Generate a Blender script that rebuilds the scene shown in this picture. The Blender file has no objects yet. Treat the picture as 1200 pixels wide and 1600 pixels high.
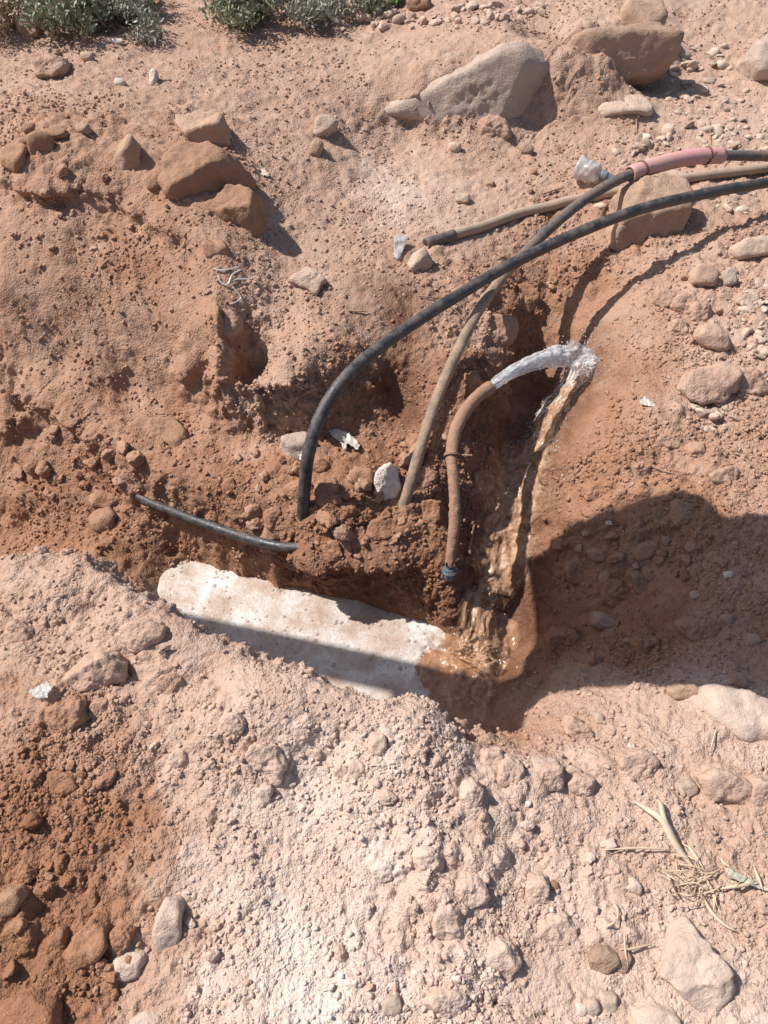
import bpy, bmesh, math, random
import numpy as np
from mathutils import Vector, Matrix
from mathutils.bvhtree import BVHTree

random.seed(7)
RNG = np.random.default_rng(11)
SC = bpy.context.scene
COL = SC.collection

# ------------------------------------------------------------------ camera
CAM_H, PITCH, FPX = 1.65, math.radians(48.0), 1250.0
cam_data = bpy.data.cameras.new('camera')
cam_data.sensor_width = 36.0
cam_data.lens = 36.0 * FPX / 1600.0
cam_data.clip_start = 0.05
cam_data.clip_end = 1500.0
cam = bpy.data.objects.new('camera', cam_data)
COL.objects.link(cam)
cam.location = (0, 0, CAM_H)
cam.rotation_euler = (math.pi / 2 - PITCH, 0, 0)
SC.camera = cam
SC.render.resolution_x, SC.render.resolution_y = 768, 1024

# ------------------------------------------------------------------ sky and sun
SUN_AZ, SUN_EL = math.radians(14.0), math.radians(52.0)       # light travels to the right and a little towards the viewer
LDIR = Vector((math.cos(SUN_EL) * math.cos(SUN_AZ), -math.cos(SUN_EL) * math.sin(SUN_AZ), -math.sin(SUN_EL)))
world = bpy.data.worlds.new('World')
SC.world = world
world.use_nodes = True
wn = world.node_tree.nodes
sky = wn.new('ShaderNodeTexSky')
sky.sky_type = 'NISHITA'
sky.sun_disc = False
sky.sun_elevation = SUN_EL
sky.sun_rotation = math.atan2(-LDIR.x, -LDIR.y)
sky.dust_density = 2.0
world.node_tree.links.new(sky.outputs[0], wn['Background'].inputs[0])
wn['Background'].inputs[1].default_value = 0.08
sun_data = bpy.data.lights.new('sun', 'SUN')
sun_data.energy = 4.25
sun_data.angle = math.radians(0.53)
sun_data.color = (1.0, 0.95, 0.90)
sun = bpy.data.objects.new('sun', sun_data)
COL.objects.link(sun)
sun.location = (-4, 1, 6)
sun.rotation_euler = LDIR.to_track_quat('-Z', 'Y').to_euler()
SC.view_settings.view_transform = 'Standard'
SC.view_settings.look = 'None'
SC.view_settings.gamma = 1.0
SC.view_settings.exposure = 0.5
SC.view_settings.use_curve_mapping = False
SC.cycles.max_bounces = 6

# ------------------------------------------------------------------ survey: photo direction -> place on the site
SP, CP = math.sin(PITCH), math.cos(PITCH)
def ray(u, v):
    a, b = (u - 600.0) / FPX, (800.0 - v) / FPX
    return np.array([a, CP + b * SP, -SP + b * CP])          # depth 1 along the optical axis
EYE = np.array([0, 0, CAM_H])
def at_z(u, v, z):
    d = ray(u, v)
    return EYE + d * ((z - CAM_H) / d[2])
def at_d(u, v, depth):
    return EYE + ray(u, v) * depth
def at_y(u, v, y):
    d = ray(u, v)
    return EYE + d * (y / d[1])

# ------------------------------------------------------------------ noise
def _hash(ix, iy, iz, seed):
    h = (ix.astype(np.uint32) * np.uint32(374761393) + iy.astype(np.uint32) * np.uint32(668265263)
         + iz.astype(np.uint32) * np.uint32(2147483647 - 58) + np.uint32(seed * 974711 + 13))
    h = (h ^ (h >> np.uint32(13))) * np.uint32(1274126177)
    h = (h ^ (h >> np.uint32(15))) * np.uint32(2246822519)
    return ((h ^ (h >> np.uint32(16))) & np.uint32(0xFFFFFF)).astype(np.float32) / np.float32(0xFFFFFF)
def vnoise(P, freq, seed=0):
    Q = (P * freq).astype(np.float32)
    I = np.floor(Q); F = Q - I; I = I.astype(np.int32)
    F = F * F * F * (F * (F * 6 - 15) + 10)
    out = 0
    for dx in (0, 1):
        wx = F[:, 0] if dx else 1 - F[:, 0]
        for dy in (0, 1):
            wy = F[:, 1] if dy else 1 - F[:, 1]
            for dz in (0, 1):
                wz = F[:, 2] if dz else 1 - F[:, 2]
                out = out + wx * wy * wz * _hash(I[:, 0] + dx, I[:, 1] + dy, I[:, 2] + dz, seed)
    return out * 2 - 1
def fbm(P, freq, octs=4, seed=0, gain=0.5):
    out, a, n = 0, 1.0, 0
    for k in range(octs):
        out = out + a * vnoise(P, freq * 2.03 ** k, seed + k); n += a; a *= gain
    return out / n
def domes(P, cell, seed=0, fill=0.7, flat=0.62):
    """half-sunk clods: one dome in some of the cells of a jittered lattice, heights in units of a cell"""
    Q = (P / cell).astype(np.float32)
    I = np.floor(Q).astype(np.int32)
    best = np.zeros(len(Q), np.float32)
    for dx in (-1, 0, 1):
        for dy in (-1, 0, 1):
            for dz in (-1, 0, 1):
                a, b, c = I[:, 0] + dx, I[:, 1] + dy, I[:, 2] + dz
                keep = _hash(a, b, c, seed + 5)
                cx = a + 0.15 + 0.7 * _hash(a, b, c, seed + 1)
                cy = b + 0.15 + 0.7 * _hash(a, b, c, seed + 2)
                cz = c + 0.15 + 0.7 * _hash(a, b, c, seed + 3)
                R = 0.25 + 0.5 * _hash(a, b, c, seed + 4) ** 2
                d2 = (Q[:, 0] - cx) ** 2 + (Q[:, 1] - cy) ** 2 + (Q[:, 2] - cz) ** 2
                h = np.sqrt(np.maximum(R * R - d2, 0)) * flat
                best = np.where(keep < fill, np.maximum(best, h), best)
    return best

# ------------------------------------------------------------------ materials
def new_mat(name):
    m = bpy.data.materials.new(name); m.use_nodes = True
    nt = m.node_tree
    return m, nt, nt.nodes['Principled BSDF']
def node(nt, kind, **kw):
    n = nt.nodes.new(kind)
    for k, v in kw.items():
        if isinstance(v, (int, float, tuple)) and k in n.inputs: n.inputs[k].default_value = v
        else: setattr(n, k, v)
    return n
def ramp(nt, stops, fac):
    r = nt.nodes.new('ShaderNodeValToRGB')
    e = r.color_ramp.elements
    while len(e) < len(stops): e.new(0.5)
    for el, (p, c) in zip(e, stops):
        el.position = p; el.color = (*c, 1)
    nt.links.new(fac, r.inputs[0])
    return r.outputs[0]
def math_n(nt, op, a, b=None, c=None, clamp=False):
    n = nt.nodes.new('ShaderNodeMath'); n.operation = op; n.use_clamp = clamp
    for i, x in enumerate((a, b, c)):
        if x is None: continue
        if isinstance(x, (int, float)): n.inputs[i].default_value = x
        else: nt.links.new(x, n.inputs[i])
    return n.outputs[0]
def mix_c(nt, fac, a, b, blend='MIX'):
    n = nt.nodes.new('ShaderNodeMix'); n.data_type = 'RGBA'; n.blend_type = blend
    for s, x in ((0, fac), (6, a), (7, b)):
        if isinstance(x, (int, float)): n.inputs[s].default_value = x
        elif isinstance(x, tuple): n.inputs[s].default_value = (*x, 1)
        else: nt.links.new(x, n.inputs[s])
    return n.outputs[2]
def noise(nt, co, scale, detail=4, rough=0.55):
    n = node(nt, 'ShaderNodeTexNoise', Scale=scale, Detail=detail, Roughness=rough)
    nt.links.new(co, n.inputs['Vector'])
    return n.outputs['Fac']
def voro(nt, co, scale, feature='F1'):
    n = nt.nodes.new('ShaderNodeTexVoronoi'); n.feature = feature
    n.inputs['Scale'].default_value = scale
    nt.links.new(co, n.inputs['Vector'])
    return n.outputs['Distance']
def bump(nt, bsdf, h, dist, strength=1.0):
    b = nt.nodes.new('ShaderNodeBump')
    b.inputs['Distance'].default_value = dist; b.inputs['Strength'].default_value = strength
    nt.links.new(h, b.inputs['Height'])
    nt.links.new(b.outputs[0], bsdf.inputs['Normal'])
SOIL = [(0.0, (.255, .124, .068)), (0.16, (.322, .172, .105)), (0.36, (.395, .25, .178)),
        (0.56, (.455, .315, .24)), (0.74, (.53, .40, .325)), (1.0, (.64, .55, .485))]   # tone / 1.5
def geo_co(nt):
    g = nt.nodes.new('ShaderNodeNewGeometry'); return g.outputs['Position']
def obj_co(nt):
    return nt.nodes.new('ShaderNodeTexCoord').outputs['Object']

def soil_material(name, kind):
    m, nt, b = new_mat(name)
    co = geo_co(nt)
    at = nt.nodes.new('ShaderNodeAttribute'); at.attribute_name = 'tone'
    at.attribute_type = {'ground': 'GEOMETRY', 'crumb': 'INSTANCER', 'clod': 'OBJECT'}[kind]
    n1 = noise(nt, co, 9, 6, 0.65); n2 = noise(nt, co, 75, 5, 0.7); n3 = noise(nt, co, 420, 3, 0.6)
    t = math_n(nt, 'ADD', at.outputs['Fac'], math_n(nt, 'MULTIPLY', math_n(nt, 'SUBTRACT', n1, 0.5), 0.5))
    t = math_n(nt, 'ADD', t, math_n(nt, 'MULTIPLY', math_n(nt, 'SUBTRACT', n2, 0.5), 0.34))
    t = math_n(nt, 'ADD', t, math_n(nt, 'MULTIPLY', math_n(nt, 'SUBTRACT', n3, 0.5), 0.30), clamp=True)
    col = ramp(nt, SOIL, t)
    # pale grit
    g = voro(nt, co, 160)
    grit = math_n(nt, 'MULTIPLY', math_n(nt, 'LESS_THAN', g, 0.22), math_n(nt, 'GREATER_THAN', noise(nt, co, 40, 3), 0.56))
    col = mix_c(nt, math_n(nt, 'MULTIPLY', grit, 0.45), col, (.56, .45, .36))
    wet = nt.nodes.new('ShaderNodeAttribute'); wet.attribute_name = 'wet'
    if kind == 'ground':
        w = math_n(nt, 'MULTIPLY', wet.outputs['Fac'], math_n(nt, 'ADD', 0.4, noise(nt, co, 14, 4)), clamp=True)
        col = mix_c(nt, w, col, (.44, .36, .30), 'MULTIPLY')
        rgh = math_n(nt, 'SUBTRACT', 0.93, math_n(nt, 'MULTIPLY', w, 0.62))
        nt.links.new(rgh, b.inputs['Roughness'])
        b.inputs['Specular IOR Level'].default_value = 0.28
    else:
        b.inputs['Roughness'].default_value = 0.94
        b.inputs['Specular IOR Level'].default_value = 0.2
    nt.links.new(col, b.inputs['Base Color'])
    h = math_n(nt, 'ADD', math_n(nt, 'MULTIPLY', voro(nt, co, 120), -0.8), math_n(nt, 'MULTIPLY', voro(nt, co, 260), -0.5))
    h = math_n(nt, 'ADD', h, math_n(nt, 'MULTIPLY', noise(nt, co, 45, 3, 0.6), 0.7))
    if kind != 'crumb':
        pk = math_n(nt, 'MULTIPLY_ADD', noise(nt, co, 7, 4, .65), 2.4, -.6, clamp=True)
        h = math_n(nt, 'MULTIPLY', h, math_n(nt, 'MULTIPLY_ADD', pk, .75, .25))
        h = math_n(nt, 'ADD', h, math_n(nt, 'MULTIPLY', noise(nt, co, 330, 3, .6), .35))
        bump(nt, b, h, 0.006 if kind == 'ground' else .0035, 0.85)
    else:
        bump(nt, b, math_n(nt, 'ADD', h, noise(nt, co, 380, 3, .6)), .0016, .8)
    return m
M = {}
M['soil'] = soil_material('soil', 'ground')
M['crumb'] = soil_material('soil_crumb', 'crumb')
M['clod'] = soil_material('soil_clod', 'clod')

def rock_material(name, base, dust, scale=14, dusty=0.5, bumpd=0.006):
    m, nt, b = new_mat(name)
    co = geo_co(nt)
    n1 = noise(nt, co, scale, 7, 0.62); n2 = noise(nt, co, scale * 9, 5, 0.7)
    c = ramp(nt, [(0.28, tuple(x * 0.62 for x in base)), (0.5, base), (0.72, tuple(min(x * 1.28, .8) for x in base))], n1)
    f = math_n(nt, 'MULTIPLY_ADD', n2, 1.6, -0.8 + dusty, clamp=True)
    c = mix_c(nt, f, c, dust)
    pits = math_n(nt, 'LESS_THAN', voro(nt, co, scale * 6), 0.12)
    c = mix_c(nt, math_n(nt, 'MULTIPLY', pits, 0.3), c, tuple(x * .5 for x in base))
    oi = nt.nodes.new('ShaderNodeObjectInfo')
    vary = math_n(nt, 'MULTIPLY_ADD', oi.outputs['Random'], .5, .72)
    hs = nt.nodes.new('ShaderNodeHueSaturation'); nt.links.new(vary, hs.inputs['Value']); nt.links.new(c, hs.inputs['Color'])
    if name != 'pebble': nt.links.new(math_n(nt, 'MULTIPLY_ADD', oi.outputs['Random'], .16, .9), hs.inputs['Value'])
    nt.links.new(hs.outputs[0], b.inputs['Base Color'])
    b.inputs['Roughness'].default_value = 0.9
    b.inputs['Specular IOR Level'].default_value = 0.25
    h = math_n(nt, 'ADD', noise(nt, co, scale * 5, 8, 0.68), math_n(nt, 'MULTIPLY', n1, 1.5))
    h = math_n(nt, 'ADD', h, math_n(nt, 'MULTIPLY', noise(nt, co, scale * 22, 4, .7), .4))
    h = math_n(nt, 'ADD', h, math_n(nt, 'MULTIPLY', voro(nt, co, scale * 14), -.2))
    bump(nt, b, h, bumpd * 1.3, .9)
    return m
M['stone_pale'] = rock_material('pale_stone', (.56, .43, .34), (.53, .385, .295), 14, .6)
M['stone_grey'] = rock_material('grey_stone', (.42, .345, .295), (.50, .37, .29), 10, 0.55)
M['stone_red'] = rock_material('reddish_stone', (.36, .20, .125), (.42, .26, .17), 16, 0.5)
M['stone_tan'] = rock_material('tan_stone', (.42, .285, .205), (.45, .30, .215), 12, 0.5)
M['stone_white'] = rock_material('white_stone', (.68, .60, .53), (.56, .42, .33), 20, 0.3, 0.003)
M['stone_dusty'] = rock_material('dusty_stone', (.60, .475, .385), (.57, .43, .345), 14, .6, .004)
M['pebble'] = rock_material('pebble', (.52, .42, .34), (.46, .33, .25), 30, 0.45, 0.002)

# ------------------------------------------------------------------ object helpers
def tag(o, label=None, cat=None, group=None, kind=None):
    if label: o['label'] = label
    if cat: o['category'] = cat
    if group: o['group'] = group
    if kind: o['kind'] = kind
    return o
def mesh_obj(name, verts, faces, mat, parent=None, smooth=True, loc=None):
    me = bpy.data.meshes.new(name)
    verts = np.asarray(verts, np.float32).reshape(-1, 3)
    if isinstance(faces, np.ndarray):
        k = faces.shape[1]
        me.vertices.add(len(verts)); me.vertices.foreach_set('co', verts.ravel())
        me.loops.add(faces.size); me.loops.foreach_set('vertex_index', faces.ravel().astype(np.int32))
        me.polygons.add(len(faces)); me.polygons.foreach_set('loop_start', (np.arange(len(faces)) * k).astype(np.int32))
        me.update(calc_edges=True)
    else:
        me.from_pydata([tuple(v) for v in verts.tolist()], [], faces); me.update()
    if smooth: me.polygons.foreach_set('use_smooth', np.ones(len(me.polygons), bool))
    if mat: me.materials.append(mat)
    o = bpy.data.objects.new(name, me); COL.objects.link(o)
    if loc is not None: o.location = loc
    if parent: o.parent = parent
    return o
def empty(name, loc):
    o = bpy.data.objects.new(name, None); COL.objects.link(o); o.location = loc; o.empty_display_size = 0.05
    return o

# ------------------------------------------------------------------ the dug ground: surveyed spot heights
CTRL = """
0 1600 .02;300 1600 0;600 1600 0;900 1600 -.01;1200 1600 -.01;0 1400 .05;300 1400 .03;600 1400 .02;900 1400 0;1200 1400 0
0 1200 .06;250 1200 .05;500 1200 .04;750 1210 .03;1000 1200 0;1200 1200 0;0 1050 .06;200 1050 .06;330 1060 .055;0 950 .06;150 950 .06;0 880 .05;80 880 .06
30 780 -.31;100 790 -.31;160 850 -.33;200 900 -.38;255 885 -.435;236 918 -.437;215 905 -.40
300 920 -.53;450 980 -.53;600 1020 -.53;700 1060 -.53;640 1000 -.53

480 780 -.15;600 780 -.15;690 780 -.15;500 700 -.1;620 700 -.08;690 690 -.06;440 700 -.12
100 560 -.03;100 450 .16;100 350 .285;200 450 .175;200 365 .275;300 450 .20;0 560 -.04;0 450 .16;0 350 .285;0 225 .42;
450 450 .18;450 520 .13;550 450 .17;550 520 .12;450 380 .2;600 380 .18;600 300 .2;450 300 .26;400 200 .35;200 200 .41;0 180 .43;600 200 .24;700 300 .19;700 240 .21
700 420 .15;700 500 .1;650 600 .0;740 540 .04;
840 450 .03;800 540 -.07;840 700 -.22;745 920 -.41;740 975 -.46
870 460 .01;930 400 .08;900 430 .04;
1010 640 .05;1050 700 .03;930 650 -.02;890 650 -.10;900 720 -.09;870 720 -.16;960 720 -.02;860 780 -.22;900 800 -.14;835 860 -.31;830 940 -.4;815 1000 -.45
900 900 -.28;900 980 -.33;950 960 -.28;1000 900 -.18;1000 980 -.22;1000 820 -.08;1100 800 0;1100 880 -.06;1100 980 -.12;1200 800 .02;1200 900 -.03;1200 1000 -.06
775 1040 -.47;870 1060 -.25;800 1120 -.22;850 1130 -.08;762 1158 -.08;900 1080 -.12;1000 1070 -.05;1100 1080 -.02;1200 1100 0;850 1200 0;740 1080 -.5
1100 500 .1;1200 500 .12;1100 600 .07;1200 620 .08;1150 700 .04;1200 700 .05;1100 400 .14;1200 400 .15;1050 330 .16;1200 300 .18;1000 250 .19;1200 200 .24;1100 150 .26;1200 100 .32;900 250 .19;850 300 .18;900 212 .21
596 166 .31;650 140 .37;700 115 .40;780 82 .44;835 62 .46;840 195 .22;740 212 .225;640 205 .22;690 214 .215;900 140 .24;870 72 .45;960 52 .44;1030 45 .42;1000 140 .25;1060 65 .32;1060 120 .27
600 60 .40;700 60 .44;800 40 .47;900 40 .47;400 100 .41;200 100 .44;0 100 .45;700 30 .45;1000 10 .46;1200 20 .40;300 50 .44;100 40 .455;600 10 .42
"""
EDGE = """
0 865 .05;60 858 .055;100 855 .06;150 875 .06;185 895 .06;235 935 .05;300 975 .04;400 1035 .03;500 1062 .03;600 1088 .03;680 1102 .03;715 1130 .02;745 1158 .01
275 872 -.45;330 886 -.45;450 920 -.45;560 942 -.45;680 978 -.45;728 1000 -.45
430 832 -.21;480 842 -.19;560 838 -.19;630 846 -.19;700 862 -.22
330 850 -.34;380 868 -.34;430 880 -.33;475 882 -.31;510 884 -.30;560 888 -.29;640 902 -.30;705 930 -.32
200 607 -.11;250 618 -.11;300 630 -.11;350 655 -.11;400 672 -.11;480 678 -.11;550 664 -.08
195 545 .015;250 552 .02;300 566 .03;340 560 .09;370 572 .11;400 582 .12;440 574 .13;480 566 .13;550 562 .11
0 690 -.2;60 690 -.2;120 720 -.22;150 750 -.25;180 785 -.29;230 828 -.33;270 866 -.40
0 600 -.05;60 600 -.05;130 640 -.08;180 690 -.12;240 740 -.15;300 780 -.19;380 815 -.21
770 440 .10;792 480 .09;800 520 .06;780 560 .04;752 600 .02;742 650 -.03;736 720 -.14;728 790 -.20;722 850 -.27
845 470 -.02;850 520 -.08;835 560 -.15;800 610 -.2;785 660 -.22;785 720 -.245;782 790 -.28;772 860 -.345
0 262 .40;60 282 .385;130 284 .375;180 300 .36;240 335 .335;300 372 .30;345 405 .27
0 292 .33;60 312 .32;130 318 .31;190 336 .295;240 366 .275;296 402 .245
345 478 .21;342 530 .15;336 578 .085
390 490 .14;389 530 .06;388 580 -.03;392 640 -.10
590 575 .07;604 610 -.03;622 650 -.08
0 636 -.09;30 632 -.09;60 640 -.11
0 668 -.27;28 664 -.25;52 668 -.22
0 815 -.42;40 822 -.42;90 832 -.38
850 70 .46;900 76 .46;950 64 .46
862 124 .25;905 142 .24;950 142 .24
1052 418 .13;1020 470 .11;985 520 .06;950 556 .025;930 600 .0
"""
for line in EDGE.strip().split('\n'):
    q = np.array([[float(t) for t in p_.split()] for p_ in line.split(';')])
    for a_, b_ in zip(q[:-1], q[1:]):
        n_ = max(1, int(np.hypot(*(b_ - a_)[:2]) / 26))
        for f_ in range(n_): CTRL += '\n%g %g %g' % tuple(a_ + (b_ - a_) * f_ / n_)
    CTRL += '\n%g %g %g' % tuple(q[-1])
pts = [at_z(*map(float, s.split())) for line in CTRL.strip().split('\n') for s in line.split(';') if s.strip()]
_k = {}
for p_ in pts: _k.setdefault((round(p_[0], 2), round(p_[1] * 100 / 1.5)), p_)
pts = list(_k.values())
for (u, v, z) in ((235, 935, .05), (300, 975, .04), (400, 1035, .03), (500, 1062, .03), (600, 1088, .03), (680, 1102, .03), (715, 1130, .02)):
    p = at_z(u, v, z)
    pts.append(p + np.array([.03, .07, -.36 - z])); pts.append(p + np.array([.07, .14, -.52 - z]))
for (u, v, z) in ((0, 865, .05), (100, 855, .06), (170, 885, .06)):
    p = at_z(u, v, z)
    pts.append(p + np.array([.0, .08, -.26 - z]))
pts += [np.array(p) for p in ((-3, 5.5, .5), (0, 6.2, .5), (3, 6, .48), (-6, 8, .5), (6, 8, .5), (-8, 3.4, .3), (8, 3, .2), (-3, 0, .05), (3, 0, 0), (0, -2, 0),
        (-5, -5, 0), (5, -5, 0), (-2.4, 2.5, -.3), (-3.2, 2.8, -.28), (-2.2, 1.5, .06), (-3, 1.8, .06), (-2.6, 3.4, .42), (-4, 3.6, .42), (-1.6, 1.95, -.3),
        (0, -.4, 0), (-1, -.3, .02), (1, -.3, 0), (2, 1.2, .0), (2.4, 2.4, .15))]
pts = np.array(pts)
D = np.linalg.norm(pts[:, None, :2] - pts[None, :, :2], axis=2)
W = np.linalg.solve(D - 1.5e-3 * np.eye(len(pts)), pts[:, 2])
GX0, GX1, GY0, GY1, GN = -6.0, 6.0, -3.0, 9.0, 1000
gx = np.linspace(GX0, GX1, GN); gy = np.linspace(GY0, GY1, GN)
GH = np.zeros((GN, GN), np.float32)
for i, (x, y, z) in enumerate(pts):
    GH += np.float32(W[i]) * np.sqrt((gx[None, :] - x) ** 2 + (gy[:, None] - y) ** 2).astype(np.float32)
for _ in range(1):
    GH[1:-1, 1:-1] = (GH[1:-1, 1:-1] * 4 + GH[:-2, 1:-1] + GH[2:, 1:-1] + GH[1:-1, :-2] + GH[1:-1, 2:]) / 8
def base_h(x, y):
    fx = np.clip((np.asarray(x) - GX0) / (GX1 - GX0) * (GN - 1), 0, GN - 1.001); fy = np.clip((np.asarray(y) - GY0) / (GY1 - GY0) * (GN - 1), 0, GN - 1.001)
    ix = fx.astype(int); iy = fy.astype(int); tx = fx - ix; ty = fy - iy
    return (GH[iy, ix] * (1 - tx) + GH[iy, ix + 1] * tx) * (1 - ty) + (GH[iy + 1, ix] * (1 - tx) + GH[iy + 1, ix + 1] * tx) * ty
def base_hit(u, v):
    d = ray(u, v)
    ts = np.linspace(0.8, 9, 4000)
    p = EYE[None] + d[None] * ts[:, None]
    below = p[:, 2] < base_h(p[:, 0], p[:, 1])
    i = int(np.argmax(below)) if below.any() else 3999
    return p[i]

# soil character, surveyed:  u v tone lump
CHAR = """
100 120 .62 .6;400 120 .62 .6;700 80 .7 .5;1000 30 .75 .6;1150 150 .78 .5;150 60 .6 .5;0 250 .5 .8;60 230 .4 .9;200 330 .38 .8;320 280 .42 .7;100 400 .42 .7;220 430 .3 .6;280 500 .42 .25;60 500 .45 .4;150 600 .36 .6;200 500 .5 .3
450 250 .62 .5;500 350 .66 .5;640 310 1.05 .4;450 450 .66 .55;560 500 .62 .5;450 600 .6 .7;620 600 .2 .7;620 500 .4 .5;650 450 .6 .6;750 250 .62 .5;800 200 .65 .6;900 200 .6 .6;1000 220 .72 .5;1150 200 .82 .5;700 320 .8 .4
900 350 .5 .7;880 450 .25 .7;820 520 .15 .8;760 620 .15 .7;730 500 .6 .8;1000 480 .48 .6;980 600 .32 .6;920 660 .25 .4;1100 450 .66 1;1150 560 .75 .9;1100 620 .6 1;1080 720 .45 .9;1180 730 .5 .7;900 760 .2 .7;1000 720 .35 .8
100 700 .28 .6;250 700 .32 .5;350 780 .2 .7;450 760 .2 .9;550 800 .12 1;650 780 .25 1;680 850 .12 .9;560 880 .15 .9;400 870 .25 .5;150 820 .18 .6;50 800 .22 .6;620 720 .2 1;500 720 .2 .9;300 640 .34 .6
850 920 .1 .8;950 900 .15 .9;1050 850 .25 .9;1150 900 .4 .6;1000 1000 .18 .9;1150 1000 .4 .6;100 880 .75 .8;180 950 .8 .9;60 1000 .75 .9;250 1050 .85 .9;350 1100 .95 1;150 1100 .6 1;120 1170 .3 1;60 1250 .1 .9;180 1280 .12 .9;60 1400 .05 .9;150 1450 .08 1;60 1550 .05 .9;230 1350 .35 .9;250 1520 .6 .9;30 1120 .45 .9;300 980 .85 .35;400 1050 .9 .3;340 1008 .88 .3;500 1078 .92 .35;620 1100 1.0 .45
300 1200 .9 .9;400 1250 1.1 .5;500 1150 1.1 .8;600 1120 1.1 .7;700 1200 1.05 .8;480 1300 1.2 .5;450 1500 1.3 .5;480 1400 1.2 .5;330 1400 1.1 .6;600 1350 1.2 .7;700 1400 1.0 1;800 1300 1.0 .9;900 1250 .95 .9;900 1100 .65 .6;820 1130 .35 .4;790 1160 .45 .4;1000 1120 .8 .6;1150 1120 .95 .6;1150 1280 .75 .6;1050 1300 .85 .7;900 1400 1.0 .7;850 1550 1.0 .3;1100 1500 1.05 .5;1180 1400 .85 .6;1000 1560 1.05 .35;600 1550 1.25 .7;350 1560 1.2 .7;760 1440 1.0 1;680 1480 1.05 1
"""
ch = np.array([[float(q) for q in s.split()] for line in CHAR.strip().split('\n') for s in line.split(';')])
chP = np.array([base_hit(r[0], r[1])[:2] for r in ch])
WET = [(900, 560, .10, 1), (870, 640, .15, 1), (830, 700, .15, 1), (800, 780, .15, 1.0), (790, 860, .15, 1.0), (800, 960, .15, 1.0), (780, 1060, .16, 1.0), (690, 1000, .1, .8), (740, 820, .12, .8), (450, 900, .1, .5), (560, 920, .1, .6), (620, 490, .16, .8), (620, 600, .14, 1.0), (640, 640, .1, .9), (600, 440, .1, .4), (850, 640, .18, .9), (900, 580, .12, .8), (800, 740, .12, 1), (770, 820, .1, 1), (770, 900, .12, .9), (760, 640, .15, .6),
       (700, 900, .12, .35), (600, 930, .12, .35), (800, 1060, .12, .6), (560, 880, .14, .4), (590, 705, .08, .7), (640, 400, .07, .8), (840, 960, .12, .5)]
wetP = [(base_hit(u, v), r, a) for u, v, r, a in WET]
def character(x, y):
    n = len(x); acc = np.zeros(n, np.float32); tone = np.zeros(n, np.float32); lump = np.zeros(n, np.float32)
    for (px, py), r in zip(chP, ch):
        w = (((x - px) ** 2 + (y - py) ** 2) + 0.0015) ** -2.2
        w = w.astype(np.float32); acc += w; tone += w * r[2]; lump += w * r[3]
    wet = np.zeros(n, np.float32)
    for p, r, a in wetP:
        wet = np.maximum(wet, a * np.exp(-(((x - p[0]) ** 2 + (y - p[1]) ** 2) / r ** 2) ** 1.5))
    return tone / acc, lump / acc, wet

# ------------------------------------------------------------------ ground sheet: a fan of profiles reaching the horizon
FX, FY = 0.0, -2.6
NC, NR, NFAR = 860, 1060, 14
thd = np.radians(np.linspace(-29, 29, NC))
tho = np.radians(np.concatenate([np.linspace(29, 331, 46)[1:-1]]))
TH = np.concatenate([thd, tho])                                   # clockwise from +Y, closes on itself
rr = np.linspace(0.05, 13.0, 2600)
cosd = np.clip(np.cos(thd), .2, 1)
R = np.zeros((len(TH), NR + NFAR))
far = np.geomspace(13.5, 900, NFAR)
ctr = []
for i in range(0, NC, 6):
    x = FX + rr * math.sin(thd[i]); y = FY + rr * math.cos(thd[i]); z = base_h(x, y)
    dist = np.sqrt(x ** 2 + y ** 2 + (z - CAM_H) ** 2)
    seen = np.where((y > 0.05) & (y < 5.6), 1.0, 0.16)
    dz = np.gradient(z, rr)
    w = np.sqrt(1 + (1.3 * dz) ** 2) / np.maximum(dist, 1.2) ** 1.25 * seen
    c = np.concatenate([[0], np.cumsum((w[1:] + w[:-1]) * .5)]); c /= c[-1]
    ctr.append(np.interp(np.linspace(0, 1, NR), c, rr))
ctr = np.array(ctr)
k = np.arange(NC) / 6.0
for j in range(NR): R[:NC, j] = np.interp(k, np.arange(len(ctr)), ctr[:, j])
lin = ctr.mean(0)
R[NC:, :NR] = lin[None]
R[:, NR:] = far[None]
X = FX + R * np.sin(TH)[:, None]; Y = FY + R * np.cos(TH)[:, None]
Z = base_h(X, Y)
faru = np.clip((R - 9) / 8, 0, 1); Z = Z * (1 - faru) + (.2 + 0.0 * R) * faru
G = np.stack([X, Y, Z], -1).astype(np.float32)
du = np.gradient(G, axis=0); dv = np.gradient(G, axis=1)
N = np.cross(du, dv); N /= np.maximum(np.linalg.norm(N, axis=2, keepdims=True), 1e-9)
N[N[..., 2] < 0] *= -1
Pf = G.reshape(-1, 3); Nf = N.reshape(-1, 3).copy()
Nf[:, 2] += 0.15; Nf /= np.linalg.norm(Nf, axis=1, keepdims=True)
cw = np.stack([fbm(Pf, 7, 4, 21, .6), fbm(Pf, 7, 4, 22, .6)], 1) * np.where(np.abs(Pf[:, 1:2]) < 8, .10, 0)
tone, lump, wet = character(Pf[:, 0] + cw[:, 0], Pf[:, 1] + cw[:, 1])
warp = np.stack([vnoise(Pf, 16, 31), vnoise(Pf, 16, 32), vnoise(Pf, 16, 33)], 1) * 0.012 + np.stack([vnoise(Pf, 60, 34), vnoise(Pf, 60, 35), vnoise(Pf, 60, 36)], 1) * 0.004
Pw = Pf + warp
dense = (np.abs(np.arctan2(Pf[:, 0] - FX, Pf[:, 1] - FY)) < math.radians(29.5)) & (Pf[:, 1] < 7) & (Pf[:, 1] > -.5)
disp = 0.030 * fbm(Pf, 3.5, 4, 1) * (0.4 + lump)
tn = np.zeros(len(Pf), np.float32)
idx = np.where(dense)[0]
q = Pw[idx]; L = lump[idx]
patch = np.clip(0.55 + 1.3 * fbm(q, 4.5, 4, 71, .6), .1, 1.4)
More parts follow.
